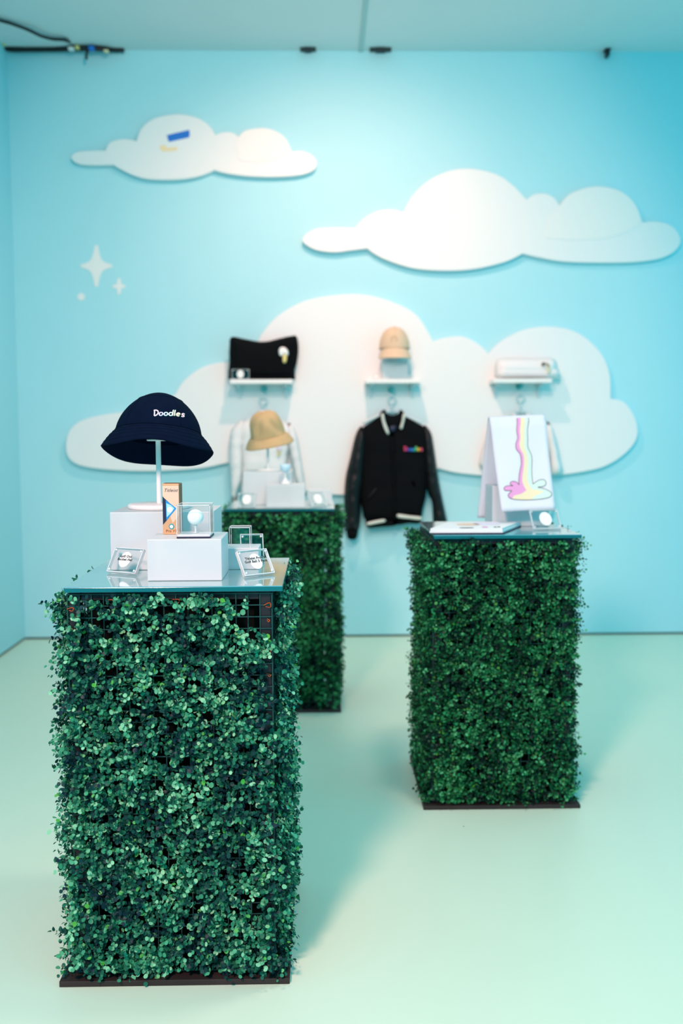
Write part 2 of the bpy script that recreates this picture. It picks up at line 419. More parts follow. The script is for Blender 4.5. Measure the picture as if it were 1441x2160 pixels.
# stars and tape
def decal(name, pts, Y, th, m, label, cat, group=None):
    P = px_outline(pts, Y); c = sum(P, Vector()) / len(P)
    o = prism_mesh(name, [p - c for p in P], (0, th, 0), m); o.location = c
    tag(o, label, cat, group); return o
def star(cx, cy, rx, ry, k):
    out = []
    for i in range(4):
        a = [(0, -ry), (rx, 0), (0, ry), (-rx, 0)][i]; b = [(rx, 0), (0, ry), (-rx, 0), (0, -ry)][i]
        m_ = (math.copysign(k * rx, a[0] + b[0]), math.copysign(k * ry * 0.8, a[1] + b[1]))
        tip = Vector(a); t = Vector((-a[1], a[0])).normalized() * 3.0
        out += spline([tip + t * (1 if True else 0), Vector(m_), Vector(b) - Vector((-b[1], b[0])).normalized() * 3.0], 5)
    return [(cx + p[0], cy + p[1]) for p in out]
decal('wall_star', star(203, 561, 33, 44, 0.36), YW - 0.004, 0.003, M['cloud'], 'large white four-pointed star on the left of the blue wall', 'star decal', 'star decals')
decal('wall_star', star(251, 604, 13, 17, 0.38), YW - 0.004, 0.003, M['cloud'], 'small white four-pointed star right of the large star', 'star decal', 'star decals')
decal('wall_dot', [(171 + 8 * math.cos(a * PI / 12), 626 + 8 * math.sin(a * PI / 12)) for a in range(24)], YW - 0.004, 0.003, M['cloud'], 'small white round dot below the large wall star', 'dot decal')
decal('tape_strip', [(352,285),(398,274),(400,276),(400,288),(398,290),(358,299),(355,297)], CY - 0.0015, 0.0012, M['tape'], 'short strip of blue tape on the small cloud', 'tape')
decal('tape_scrap', spline([(337,308),(350,307),(353,312),(372,310),(373,317),(350,319),(341,318)], 3, True), CY - 0.0012, 0.001, M['orange'], 'faint orange scrap below the blue tape strip', 'tape')

# ------------------------------------------------------------------ cables at the ceiling
def cable(name, pts, r, label):
    P = spline(pts, 6); c = P[0].copy()
    o = tube(name, [p - c for p in P], r, M['cable']); o.location = c
    tag(o, label, 'cable'); return o
zc = HC - 0.02
cable('power_cable', [atz(-60, 28, zc), atz(0, 43, zc), atz(25, 50, zc), atz(60, 63, zc - 0.01), atz(85, 75, zc - 0.01), atz(110, 82, zc), atz(135, 84, zc)] + [at(158, 91, 6.93), at(185, 98, 6.94), at(225, 104, 6.95), at(262, 107, 6.955)], 0.011, 'single black cable swagging across the ceiling at upper left')
cb = empty('cable_bundle', at(150, 106, 6.9))
cbi = -cb.location
def bund(pts, r): 
    tube('cable', [p + cbi for p in spline(pts, 5)], r, M['cable'], cb)
bund([at(2, 86, 6.93), at(16, 98, 6.93), at(45, 104, 6.93), at(110, 104, 6.93), at(140, 99, 6.92), at(160, 94, 6.9), at(200, 97, 6.93), at(262, 107, 6.95)], 0.014)
bund([at(4, 92, 6.94), at(18, 104, 6.94), at(60, 105, 6.94), at(150, 104, 6.93), at(200, 103, 6.94), at(250, 106, 6.95)], 0.016)
bund([at(150, 97, 6.9), at(175, 101, 6.9), at(205, 102, 6.9), at(235, 105, 6.94)], 0.018)
bund([at(190, 98, 6.88), at(185, 108, 6.87), at(182, 116, 6.87), at(183, 125, 6.87)], 0.009)
for (x, y, w, h, m_) in [(149, 101, 6, 3, 'white'), (192, 100, 6, 4, 'tape'), (162, 98, 4, 3, 'gold_thread'), (223, 106, 5, 2, 'orange'), (6, 90, 3, 3, 'gold_thread')]:
    a, b = at(x - w, y + h, 6.86), at(x + w, y - h, 6.86)
    box('connector', (a.x + cbi.x, 6.86 + cbi.y, a.z + cbi.z), (b.x + cbi.x, 6.90 + cbi.y, b.z + cbi.z), M[m_], cb, bev=0.004)
tag(cb, 'bundle of black cables with small connectors in the upper left corner', 'cable bundle')
for i, (x, y, w, lab) in enumerate([(650, 107, 16, 'thin black clip at the ceiling edge, leftmost of three'), (803, 105, 22, 'wide black clip at the ceiling edge near the seam'), (1282, 102, 6, 'small upright black hook at the ceiling edge on the right')]):
    p = at(x, y, 6.93); s = w / 302 / 2 * 1.0
    hgt = 0.018 if i < 2 else 0.05
    e = empty('ceiling_clip', (p.x, 6.95, HC - 0.001))
    box('clip_plate', (-s * 2, -0.04, -0.009), (s * 2, 0.025, 0.0), M['cable'], e, bev=0.003)
    box('clip_jaw', (-s * 0.9, -0.05, -hgt), (s * 0.9, 0.02, -0.009), M['cable'], e, bev=0.003)
    tag(e, lab, 'clip')

# ------------------------------------------------------------------ wall shelves
SH_Y0 = 6.73
shelf_z = 1.806
def shelf(x0, x1, label, zt=shelf_z):
    e = empty('wall_shelf', ((x0 + x1) / 2, CY, zt)); w = (x1 - x0) / 2
    box('board', (-w, SH_Y0 - CY, -0.028), (w, 0, 0), M['white'], e, bev=0.003)
    for s in (-1, 1):
        x = s * w * 0.76
        b = prism_mesh('bracket', [Vector((x - 0.012, 0, -0.028)), Vector((x - 0.012, -0.16, -0.028)), Vector((x - 0.012, -0.16, -0.036)), Vector((x - 0.012, -0.02, -0.05)), Vector((x - 0.012, -0.012, -0.12)), Vector((x - 0.012, 0, -0.12))], (0.024, 0, 0), M['hanger'], e)
    tag(e, label, 'shelf', 'white wall shelves')
shelf(-0.617, -0.198, 'white wall shelf carrying the folded black sweatpants')
shelf(0.292, 0.668, 'white wall shelf carrying the beige cap')
shelf(1.154, 1.551, 'white wall shelf carrying the folded white garment')
for x, y, l in [(556, 820, 'left'), (826, 822, 'middle'), (1097, 814, 'right')]:
    p = at(x, y, CY - 0.04)
    e = empty('wall_peg', (p.x, CY, p.z))
    lathe('rod', [(0.0, 0.0), (0.009, 0.0), (0.009, 0.075), (0.016, 0.075), (0.017, 0.08), (0.016, 0.086), (0.0, 0.088)], M['peg'], e, 16).rotation_euler = (PI / 2, 0, 0)
    lathe('flange', [(0.0, 0.004), (0.022, 0.004), (0.022, 0.0)], M['peg'], e, 16).rotation_euler = (PI / 2, 0, 0)
    tag(e, {'left': 'small teal peg under the shelf with black sweatpants', 'middle': 'small teal peg under the shelf with the beige cap', 'right': 'small teal peg under the shelf with the white garment'}[l], 'peg', 'pegs under the shelves')

def hanger(x, z_ring, z_sh, half, drop, Y, label):
    e = empty('clothes_hanger', (x, Y, z_sh - drop))
    zr = z_ring - z_sh + drop
    ring = [Vector((0.027 * math.cos(a), 0, zr + 0.027 * math.sin(a))) for a in [i * 2 * PI / 24 for i in range(24)]]
    tube('hook', ring, 0.0055, M['hanger'], e, 8, True)
    tube('neck', [Vector((0, 0, zr - 0.027)), Vector((0, 0, drop + 0.005))], 0.007, M['hanger'], e)
    arms = spline([Vector((-half, 0, 0)), Vector((-half * 0.55, 0, drop * 0.55)), Vector((-half * 0.18, 0, drop * 0.95)), Vector((0, 0, drop)), Vector((half * 0.18, 0, drop * 0.95)), Vector((half * 0.55, 0, drop * 0.55)), Vector((half, 0, 0))], 5)
    tube('shoulder_bar', arms, 0.009, M['hanger'], e)
    tag(e, label, 'hanger', 'pale clothes hangers under the shelves')
GY = 6.885     # mid plane of hanging garments
def PX(pts, Y=GY, per=4, closed=True):
    """outline in photograph pixels -> (x,z) on plane Y, smoothed"""
    q = spline([Vector(p) for p in pts], per, closed) if per > 1 else [Vector(p) for p in pts]
    return [(lambda w: (w.x, w.z))(at(p[0], p[1], Y)) for p in q]
h1 = at(555, 845, GY); hanger(h1.x, h1.z, at(555, 872, GY).z, 0.12, 0.05, GY, 'pale hanger inside the white zip hoodie')
h2 = at(827, 843, GY); hanger(h2.x, h2.z, at(827, 868, GY).z, 0.20, 0.08, GY, 'pale hanger inside the black varsity jacket')
h3 = at(1098, 839, GY); hanger(h3.x, h3.z, at(1098, 868, GY).z, 0.13, 0.05, GY, 'pale hanger inside the white shirt behind the towel')

def local(poly, o): return [(p[0] - o[0], p[1] - o[2]) for p in poly]
def garment(name, origin_px, label, cat):
    p = at(origin_px[0], origin_px[1], GY); e = empty(name, (p.x, GY, p.z)); tag(e, label, cat); return e
def part(name, e, px, front, back, edge, m, dy=0.0, sp=0.022, wr=0.004, ws=1.0, k=0.0, per=4, fold=None):
    return pillow(name, local(PX(px, GY, per), e.location), dy, front, back, edge, m, e, sp, wr, ws, k, fold)

# ---- varsity jacket
J = garment('varsity_jacket', (830, 1112), 'black varsity jacket with cream striped ribs hanging on the wall', 'jacket')
part('body', J, [(803,877),(785,889),(765,902),(757,915),(760,952),(760,1000),(759,1040),(764,1075),(772,1098),(800,1098),(836,1097),(862,1090),(887,1092),(893,1070),(899,1046),(903,1000),(905,950),(908,922),(899,903),(880,892),(853,877),(843,895),(832,903),(820,898),(812,888)], 0.055, 0.03, 0.035, M['black'], 0, wr=0.007, k=1.0)
part('sleeve', J, [(764,900),(756,905),(748,924),(739,963),(729,1006),(726,1050),(726,1104),(730,1117),(742,1119),(757,1116),(761,1085),(762,1050),(768,1000),(772,950),(772,920)], 0.06, 0.03, 0.03, M['leather'], -0.01, wr=0.010, ws=1.6, k=2.0)
part('sleeve', J, [(893,900),(902,902),(911,919),(918,963),(926,1017),(935,1061),(944,1105),(941,1118),(926,1120),(914,1105),(911,1060),(902,1040),(896,1000),(893,950)], 0.06, 0.03, 0.03, M['leather'], -0.01, wr=0.010, ws=1.6, k=4.0)
part('cuff', J, [(731,1115),(733,1134),(742,1138),(752,1135),(755,1115),(743,1112)], 0.035, 0.02, 0.015, M['black'], -0.012)
part('cuff', J, [(925,1118),(928,1136),(938,1138),(946,1133),(944,1113),(934,1112)], 0.035, 0.02, 0.015, M['black'], -0.012)
part('waist_rib', J, [(773,1096),(776,1113),(800,1112),(836,1108),(838,1096),(805,1096)], 0.05, 0.02, 0.02, M['black'], -0.004)
part('waist_rib', J, [(836,1096),(838,1107),(862,1104),(885,1104),(889,1090),(862,1088)], 0.05, 0.02, 0.02, M['black'], -0.004)
part('rib_stripe', J, [(774,1101),(775,1106),(793,1103),(811,1099),(810,1094),(793,1096)], 0.012, 0.01, 0.006, M['cream'], -0.055, sp=0.008, wr=0.0)
part('rib_stripe', J, [(838,1083),(838,1090),(862,1093),(886,1095),(887,1089),(862,1086)], 0.012, 0.01, 0.006, M['cream'], -0.055, sp=0.008, wr=0.0)
part('collar', J, [(801,878),(804,868),(812,864),(816,872),(828,876),(840,872),(844,864),(851,869),(854,878),(847,905),(838,918),(826,922),(816,917),(807,900)], 0.035, 0.02, 0.02, M['black'], -0.01, sp=0.015)
part('collar_stripe', J, [(803,876),(808,873),(812,890),(820,912),(816,916),(808,900)], 0.012, 0.01, 0.005, M['cream'], -0.052, sp=0.008, wr=0)
part('collar_stripe', J, [(849,873),(854,876),(850,895),(847,905),(842,903),(846,890)], 0.012, 0.01, 0.005, M['cream'], -0.052, sp=0.008, wr=0)
part('neck_label', J, [(822,899),(834,898),(834,906),(828,912),(822,908)], 0.006, 0.004, 0.004, M['ink'], -0.05, sp=0.01, wr=0)
part('front_placket', J, [(822,920),(831,920),(834,1000),(837,1095),(828,1095),(825,1000)], 0.012, 0.01, 0.01, M['black'], -0.056, wr=0.0)
part('pocket_welt', J, [(772,1049),(793,1027),(796,1029),(776,1052)], 0.008, 0.004, 0.006, M['leather'], -0.058, sp=0.01, wr=0, per=1)
part('pocket_welt', J, [(866,1014),(870,1013),(875,1023),(871,1025)], 0.008, 0.004, 0.006, M['leather'], -0.058, sp=0.01, wr=0, per=1)

# hand-drawn bubbly letters, unit height 1 (strokes)
def arc(cx, cy, rx, ry, a0, a1, n=12):
    return [(cx + rx * math.cos(math.radians(a0 + (a1 - a0) * i / n)), cy + ry * math.sin(math.radians(a0 + (a1 - a0) * i / n))) for i in range(n + 1)]
LET = {
 'D': (0.80, [[(0.10, 0.94), (0.16, 0.5), (0.18, 0.05)], [(0.0, 0.92), (0.25, 0.97), (0.52, 0.86), (0.66, 0.6), (0.62, 0.32), (0.42, 0.1), (0.18, 0.05)]]),
 'o': (0.66, [arc(0.27, 0.30, 0.24, 0.26, 90, 440)]),
 'd': (0.66, [arc(0.26, 0.30, 0.24, 0.26, 60, 420), [(0.52, 1.0), (0.50, 0.5), (0.54, 0.04)]]),
 'l': (0.30, [[(0.10, 1.0), (0.09, 0.5), (0.13, 0.04)]]),
 'e': (0.64, [[(0.05, 0.30), (0.46, 0.36)] + arc(0.27, 0.31, 0.22, 0.26, 15, 310)]),
 's': (0.50, [[(0.40, 0.50), (0.25, 0.58), (0.10, 0.48), (0.15, 0.35), (0.32, 0.27), (0.38, 0.13), (0.22, 0.03), (0.04, 0.10)]])}
def doodle_letters(fn, height, rad, cols, parent):
    """fn(u,v)->point on the surface; u from 0..total width in heights"""
    x = 0.0; tot = sum(LET[c][0] for c in 'Doodles')
    for i, c in enumerate('Doodles'):
        w, strokes = LET[c]; V, F = [], []
        for s in strokes:
            pts = [fn((x + p[0] - tot / 2) * height, p[1] * height) for p in spline([Vector(q) for q in s], 3 if len(s) < 9 else 1)]
            v, f = tube_data(pts, rad, 6); k = len(V); V += v; F += [tuple(a + k for a in t) for t in f]
        mesh('letter', V, F, cols[i], parent, True)
        x += w
rain = [(0.92, 0.72, 0.82), (0.66, 0.66, 0.90), (0.62, 0.80, 0.93), (0.70, 0.92, 0.85), (0.88, 0.93, 0.70), (0.96, 0.84, 0.60), (0.94, 0.72, 0.76)]
RAIN = [mat('pastel_thread', c, 0.5) for c in rain]
SAT = [mat('bright_thread', c, 0.5) for c in [(0.75, 0.06, 0.16), (0.10, 0.08, 0.5), (0.02, 0.22, 0.75), (0.02, 0.5, 0.4), (0.30, 0.62, 0.08), (0.85, 0.50, 0.04), (0.80, 0.08, 0.22)]]
tl = at(870, 951, GY)
doodle_letters(lambda u, v: Vector((tl.x - J.location.x + u, -0.066, tl.z - J.location.z + v + u * 0.0)), 0.031, 0.0034, SAT, J)

# ---- white zip hoodie under the left shelf
H = garment('zip_hoodie', (556, 1062), 'white zip hoodie hanging below the shelf with black sweatpants', 'hoodie')
part('body', H, [(540,878),(520,886),(507,896),(506,930),(510,980),(510,1058),(556,1062),(604,1058),(606,980),(612,930),(614,903),(600,890),(575,878),(557,886)], 0.06, 0.03, 0.03, M['cloth'], 0, wr=0.007, ws=1.2, k=3)
part('sleeve', H, [(513,888),(497,896),(487,912),(484,950),(485,1000),(488,1046),(496,1050),(504,1030),(511,1005),(513,960),(514,920)], 0.055, 0.03, 0.025, M['cloth'], -0.012, wr=0.010, ws=1.7, k=1)
part('sleeve', H, [(608,893),(620,902),(628,925),(635,965),(641,1005),(643,1030),(634,1034),(625,1015),(614,970),(608,930)], 0.055, 0.03, 0.025, M['cloth'], -0.012, wr=0.010, ws=1.7, k=5)
part('cuff', H, [(496,1044),(489,1046),(488,1062),(497,1064),(503,1048)], 0.03, 0.02, 0.012, M['cuff_shade'], -0.012)  # left cuff coloured dark for the shade at the sleeve end
part('cuff', H, [(634,1030),(643,1028),(646,1044),(637,1046)], 0.03, 0.02, 0.012, M['cloth'], -0.012)
part('hood', H, [(535,880),(543,868),(557,864),(571,868),(580,880),(570,896),(557,902),(545,896)], 0.05, 0.03, 0.02, M['cloth'], -0.02)
part('zipper', H, [(560,900),(563,900),(563,1058),(560,1058)], 0.006, 0.004, 0.004, M['hanger'], -0.06, sp=0.01, wr=0, per=1)
part('chest_print', H, [(586,943),(592,940),(595,946),(593,951),(586,950)], 0.004, 0.003, 0.004, M['lilac'], -0.065, sp=0.008, wr=0)
part('chest_print', H, [(586,950),(593,951),(592,956),(590,962),(586,960),(588,955)], 0.004, 0.003, 0.004, M['gold_thread'], -0.065, sp=0.008, wr=0)

# ---- white shirt behind the towel
S = garment('short_sleeve_shirt', (1098, 1088), 'white shirt hanging on the wall behind the rainbow towel', 'shirt')
part('body', S, [(1078,876),(1055,884),(1040,894),(1036,930),(1034,1000),(1033,1086),(1098,1090),(1164,1086),(1160,1000),(1160,930),(1156,893),(1140,884),(1118,876),(1098,884)], 0.05, 0.03, 0.03, M['cloth'], 0, wr=0.006, k=2)
part('sleeve', S, [(1044,890),(1032,900),(1022,930),(1014,960),(1010,982),(1022,990),(1032,985),(1040,950),(1046,920)], 0.05, 0.03, 0.02, M['cloth'], -0.01, wr=0.008, k=6)
part('sleeve', S, [(1152,890),(1164,900),(1174,935),(1181,970),(1186,994),(1172,1001),(1162,996),(1158,950),(1152,920)], 0.05, 0.03, 0.02, M['cloth'], -0.01, wr=0.008, k=7)
part('collar', S, [(1078,877),(1098,886),(1118,877),(1114,872),(1098,878),(1082,872)], 0.03, 0.02, 0.01, M['cloth'], -0.03, sp=0.012)

# ---- black sweatpants on the left shelf
P0 = at(552, 799, 6.80); P = empty('sweatpants', (P0.x, 6.845, shelf_z + 0.001)); tag(P, 'folded black sweatpants with white and yellow emblem standing on shelf', 'sweatpants')
def ppart(name, e, px, front, back, edge, m, dy=0.0, sp=0.02, wr=0.003, per=4, k=0.0, Y=6.845, zlo=None):
    poly = local(PX(px, Y, per), e.location)
    if zlo is not None: poly = [(x, max(z, zlo)) for x, z in poly]
    return pillow(name, poly, dy, front, back, edge, m, e, sp, wr, 1.0, k)
ppart('folded_body', P, [(488,711),(516,715),(543,720),(564,720),(589,714),(612,709),(626,710),(630,736),(627,763),(622,780),(622,792),(616,801),(543,801),(486,801),(484,763),(484,732)], 0.07, 0.05, 0.03, M['black'], 0, wr=0.006, zlo=0.0)
ppart('fold_edge', P, [(490,790),(556,791),(612,790),(617,801),(556,801),(488,801)], 0.075, 0.03, 0.012, M['black'], -0.004, zlo=0.0)
ppart('emblem_cap', P, [(590,738),(595,734),(602,735),(608,741),(609,750),(605,752),(601,748),(596,753),(591,751),(589,744)], 0.005, 0.004, 0.004, M['white'], -0.075, sp=0.008, wr=0)
ppart('emblem_drip', P, [(598,750),(605,750),(606,760),(603,767),(598,766),(597,758)], 0.004, 0.004, 0.004, M['gold_thread'], -0.074, sp=0.008, wr=0)

# ---- folded white garment on the right shelf
Wt = empty('folded_garment', (1.36, 6.845, shelf_z + 0.001)); tag(Wt, 'rolled white garment with a small dark emblem on the right shelf', 'folded garment')
ppart('roll', Wt, [(1046,764),(1056,757),(1090,755),(1130,756),(1162,755),(1174,764),(1176,785),(1172,797),(1110,799),(1050,798),(1044,785)], 0.095, 0.06, 0.05, M['cloth'], 0, wr=0.003, zlo=0.0)
ppart('lower_fold', Wt, [(1052,776),(1110,775),(1172,776),(1180,788),(1176,799),(1110,799),(1052,799)], 0.088, 0.05, 0.02, M['cloth'], 0, wr=0.002, zlo=0.0)
ppart('emblem', Wt, [(1137,768),(1142,766),(1143,771),(1140,774),(1137,773)], 0.004, 0.003, 0.003, M['dark_ink'], -0.088, sp=0.006, wr=0)
ppart('emblem', Wt, [(1142,766),(1150,768),(1154,774),(1151,779),(1147,772),(1142,769)], 0.004, 0.003, 0.003, M['beige_d'], -0.088, sp=0.006, wr=0)
ppart('emblem', Wt, [(1148,776),(1154,777),(1154,788),(1150,788)], 0.004, 0.003, 0.003, M['yellow'], -0.088, sp=0.006, wr=0)

# ------------------------------------------------------------------ small acrylic sign holders
def sign(name, bl, br, h, lean, label, text=None, disc=0.30, thick=0.011, toff=(0, 0)):
    """clear block leaning back; bl, br = front bottom corners on the surface"""
    bl, br = Vector(bl), Vector(br); w = (br - bl).length; xa = (br - bl).normalized()
    back = Vector((-xa.y, xa.x, 0)); up = Vector((0, 0, 1)) * math.cos(lean) + back * math.sin(lean); nrm = xa.cross(up)   # nrm faces front
    mid = (bl + br) / 2
    e = empty(name, mid); mw = Matrix((( xa.x, up.x, nrm.x, 0), (xa.y, up.y, nrm.y, 0), (xa.z, up.z, nrm.z, 0), (0, 0, 0, 1)))
    lift = thick * math.sin(lean)
    def loc(o): o.matrix_local = Matrix.Translation((0, 0, lift + 0.0005)) @ mw; return o
    blk = loc(box('acrylic_block', (-w / 2, 0, -thick), (w / 2, h, 0), M['block'], e, bev=0.0018))
    for (a_, b_) in [((-w / 2, 0, -thick), (-w / 2 + 0.0022, h, 0.0004)), ((w / 2 - 0.0022, 0, -thick), (w / 2, h, 0.0004)), ((-w / 2, h - 0.0018, -thick), (w / 2, h + 0.0002, 0.0004)), ((-w / 2, -0.0002, -thick), (w / 2, 0.0022, 0.0004))]:
        loc(box('polished_edge', a_, b_, M['edge'], e, bev=0.0006))
    # wedge foot behind
    zf = h * 0.55 * math.cos(lean); yf = h * 0.55 * math.sin(lean) + thick
    r = bmesh.new()
    q = [Vector((-w * 0.3, thick * 0.8, 0.0005)), Vector((-w * 0.3, yf + 0.02, 0.0005)), Vector((-w * 0.3, yf + 0.002, zf))]
    f = prism_mesh('foot', q, (w * 0.6, 0, 0), M['acry'], e); r.free()
    f.matrix_local = Matrix(((xa.x, back.x, 0, 0), (xa.y, back.y, 0, 0), (0, 0, 1, 0), (0, 0, 0, 1)))
    dr = h * disc
    dk = loc(mesh('label_disc', [(dr * 0.88 * math.cos(i * PI / 20), h * 0.52 + dr * 1.04 * math.sin(i * PI / 20), z) for z in (0.0004, 0.0010) for i in range(40)],
              [tuple(range(40, 80))] + [(i, (i + 1) % 40, 40 + (i + 1) % 40, 40 + i) for i in range(40)], M['white'], e))
    for sx_ in (-1, 1):
        for py in (0.10, 0.90):
            loc(lathe('magnet', [(0.0032, -0.001), (0.0032, 0.0012), (0.0, 0.0012)], M['edge'], e, 12)).matrix_local = Matrix.Translation((0, 0, lift + 0.0005)) @ mw @ Matrix.Translation((sx_ * (w / 2 - 0.007), h * py, 0))
    if text:
        me = text_mesh(text, h * 0.135, 0.0002, 0.0004, 0.0, 1.12, 0.95)
        t = obj('lettering', me, M['dark_ink'], dk)
        t.matrix_local = Matrix.Translation((toff[0], h * 0.58 + toff[1], 0.0012))
    tag(e, label, 'sign holder', 'clear acrylic sign holders')
    return e

# ------------------------------------------------------------------ hedge pedestals
GT = 1.067        # height of the glass surface
# leaf prototype (unit length along y, cupped), spoon-shaped with a notch
LV = np.array([(-0.025, -0.12, 0.0), (0.025, -0.12, 0.0), (0.0, 0.26, 0.02), (-0.27, 0.38, 0.07), (0.27, 0.38, 0.07), (-0.41, 0.66, 0.10), (0.41, 0.66, 0.10),
               (-0.33, 0.88, 0.06), (0.33, 0.88, 0.06), (-0.13, 1.0, 0.0), (0.13, 1.0, 0.0), (0.0, 0.68, -0.01), (0.0, 0.95, -0.02)])
LFA = np.array([(0, 1, 2), (2, 11, 3), (3, 11, 5), (5, 11, 7), (7, 11, 12), (7, 12, 9), (2, 4, 11), (4, 6, 11), (6, 8, 11), (8, 12, 11), (8, 10, 12)])
def unit(a): return a / np.maximum(np.linalg.norm(a, axis=-1, keepdims=True), 1e-9)

def hedge_leaves(half, z0, z1, sprigs, seed, holes, size, top_b=0.014, faces=(0, 1, 2, 3)):
    """leaves on four sides of a box of half-width half. returns per-leaf origin, frame (x,y,z axes), size, tone, face and stems"""
    g = np.random.default_rng(seed)
    O, AX, SZ, TN, FC, ST = [], [], [], [], [], []
    for fi in faces:
        n = np.array([(0, -1, 0), (1, 0, 0), (0, 1, 0), (-1, 0, 0)][fi], float); t = np.array([-n[1], n[0], 0.0])
        N = sprigs[fi]
        u = g.uniform(-half - 0.005, half + 0.005, N); z = g.uniform(z0, z1, N)
        keep = np.ones(N, bool)
        if holes and fi in holes:
            for (hu, hz, ru, rz, k) in holes[fi]:
                d = ((u - hu) / ru) ** 2 + ((z - hz) / rz) ** 2
                keep &= ~((d < 1) & (g.random(N) < k))
        u, z = u[keep], z[keep]; N = len(u)
        bulge = 0.004 * np.sin(z * 9 + fi * 2 + seed) + 0.004 * np.sin(u * 13 + seed * 1.7) + 0.006 * np.sin(z * 23 + u * 11 + seed)
        top = np.clip((z - (z1 - 0.14)) / 0.14, 0, 1); bulge += top_b * top + 0.004 * np.clip((0.08 - z + z0) / 0.08, 0, 1)
        base = n * half + t * u[:, None] + np.array([0, 0, 1]) * z[:, None]
        d = unit(n + 0.55 * g.normal(size=(N, 3)) * np.array([1, 1, 0.8]) + np.array([0, 0, 0.10]))
        d[:, 2] -= 0.9 * top * (d[:, 2] > 0) * d[:, 2] if fi != 1 else 0
        d = unit(d + n * np.maximum(0, 0.35 - d @ n)[:, None] * 1.5)
        L = np.clip(g.normal(0.034, 0.011, N) + bulge, 0.010, 0.062)
        ctone = np.clip(0.44 + 0.22 * np.sin(u * 21 + z * 8 + seed) * np.sin(z * 15 - u * 6 + seed * 2.3) + g.normal(0, 0.24, N), 0, 1)
        tip = base + d * L[:, None]
        ST.append(np.stack([base, base + d * (L * 0.5)[:, None] + g.normal(0, 0.002, (N, 3)), tip], 1))
        for k in range(7):
            fr = [0.30, 0.34, 0.55, 0.62, 0.80, 0.86, 1.0][k]
            o = base + d * (L * fr)[:, None]
            a0 = (k % 2) * PI + (k // 2) * PI / 2
            e1 = unit(np.cross(d, np.array([0.3, 0.2, 1.0]))); e2 = np.cross(d, e1)
            ang = a0 + g.normal(0, 0.45, N) + u * 40
            rad = e1 * np.cos(ang)[:, None] + e2 * np.sin(ang)[:, None]
            spread = 1.0 if k < 6 else 0.35
            y = unit(rad * spread + d * (0.35 + 0.4 * fr) + 0.25 * g.normal(size=(N, 3)))
            w = unit(d * 0.9 + n * 0.5 + np.array([0, 0, 0.55]) + 0.45 * g.normal(size=(N, 3)))
            x = unit(np.cross(y, w)); w = np.cross(x, y)
            s = np.clip(g.normal(size, size * 0.16, N), size * 0.6, size * 1.5) * (0.85 + 0.15 * fr)
            O.append(o); AX.append(np.stack([x, y, w], 2)); SZ.append(s)
            tn = np.clip(ctone + g.normal(0, 0.13, N) + (0.12 if k >= 6 else 0), 0, 0.93)
            yg = g.random(N) < 0.035; tn[yg] = g.uniform(0.95, 1.0, yg.sum())
            TN.append(tn); FC.append(np.full(N, fi))
    return [np.concatenate(a) for a in (O, AX, SZ, TN, FC, ST)]

def leaves_mesh(name, O, AX, SZ, TN, ST, lm, stem_tone=0.18):
    nl = len(O); k = len(LV)
    V = np.einsum('nij,kj->nki', AX, LV) * SZ[:, None, None] + O[:, None, :]
    F = (LFA[None] + (np.arange(nl) * k)[:, None, None]).reshape(-1, 3)
    V = V.reshape(-1, 3); tv = np.repeat(TN, k)
    # stems: three-sided, two sections
    ns = len(ST); r = 0.0008
    off = np.array([(1, 0, 0.3), (-0.5, 0.8, -0.3), (-0.5, -0.8, 0.2)]) * r
    SV = (ST[:, :, None, :] + off[None, None]).reshape(-1, 3)
    q = []
    for s in range(2):
        for a in range(3):
            b = (a + 1) % 3
            q += [(s * 3 + a, s * 3 + b, s * 3 + 3 + b), (s * 3 + a, s * 3 + 3 + b, s * 3 + 3 + a)]
    SF = (np.array(q)[None] + (np.arange(ns) * 9)[:, None, None]).reshape(-1, 3) + len(V)
    V = np.vstack([V, SV]); F = np.vstack([F, SF]); tv = np.concatenate([tv, np.full(len(SV), stem_tone)])
    me = bpy.data.meshes.new(name)
    me.vertices.add(len(V)); me.vertices.foreach_set('co', V.astype(np.float32).ravel())
    me.loops.add(len(F) * 3); me.loops.foreach_set('vertex_index', F.astype(np.int32).ravel())
    me.polygons.add(len(F)); me.polygons.foreach_set('loop_start', np.arange(0, len(F) * 3, 3, dtype=np.int32))
    me.polygons.foreach_set('use_smooth', np.ones(len(F), bool))
    a = me.attributes.new('tone', 'FLOAT', 'POINT'); a.data.foreach_set('value', tv.astype(np.float32))
    me.update(); me.validate(); me.materials.append(lm)
    return me

def lattice_mesh(half, z0, z1, step=0.031, w=0.0024):
    V, F = [], []
    def b(x0, x1, za, zb, y):
        k = len(V)
        for yy in (y - 0.0015, y + 0.0015):
            V.extend([(x0, yy, za), (x1, yy, za), (x1, yy, zb), (x0, yy, zb)])
        F.extend([tuple(k + i for i in q) for q in ((0, 1, 2, 3), (7, 6, 5, 4), (0, 4, 5, 1), (1, 5, 6, 2), (2, 6, 7, 3), (3, 7, 4, 0))])
    n = int(round(2 * half / step))
    for i in range(n + 1):
        x = -half + 2 * half * i / n; b(x - w / 2, x + w / 2, z0, z1, -half)
    m_ = int(round((z1 - z0) / step))
    for i in range(m_ + 1):
        z = z0 + (z1 - z0) * i / m_; b(-half, half, z - w / 2, z + w / 2, -half - 0.001)
    me = bpy.data.meshes.new('lattice'); me.from_pydata(V, [], F); me.update(); me.materials.append(M['lattice']); return me

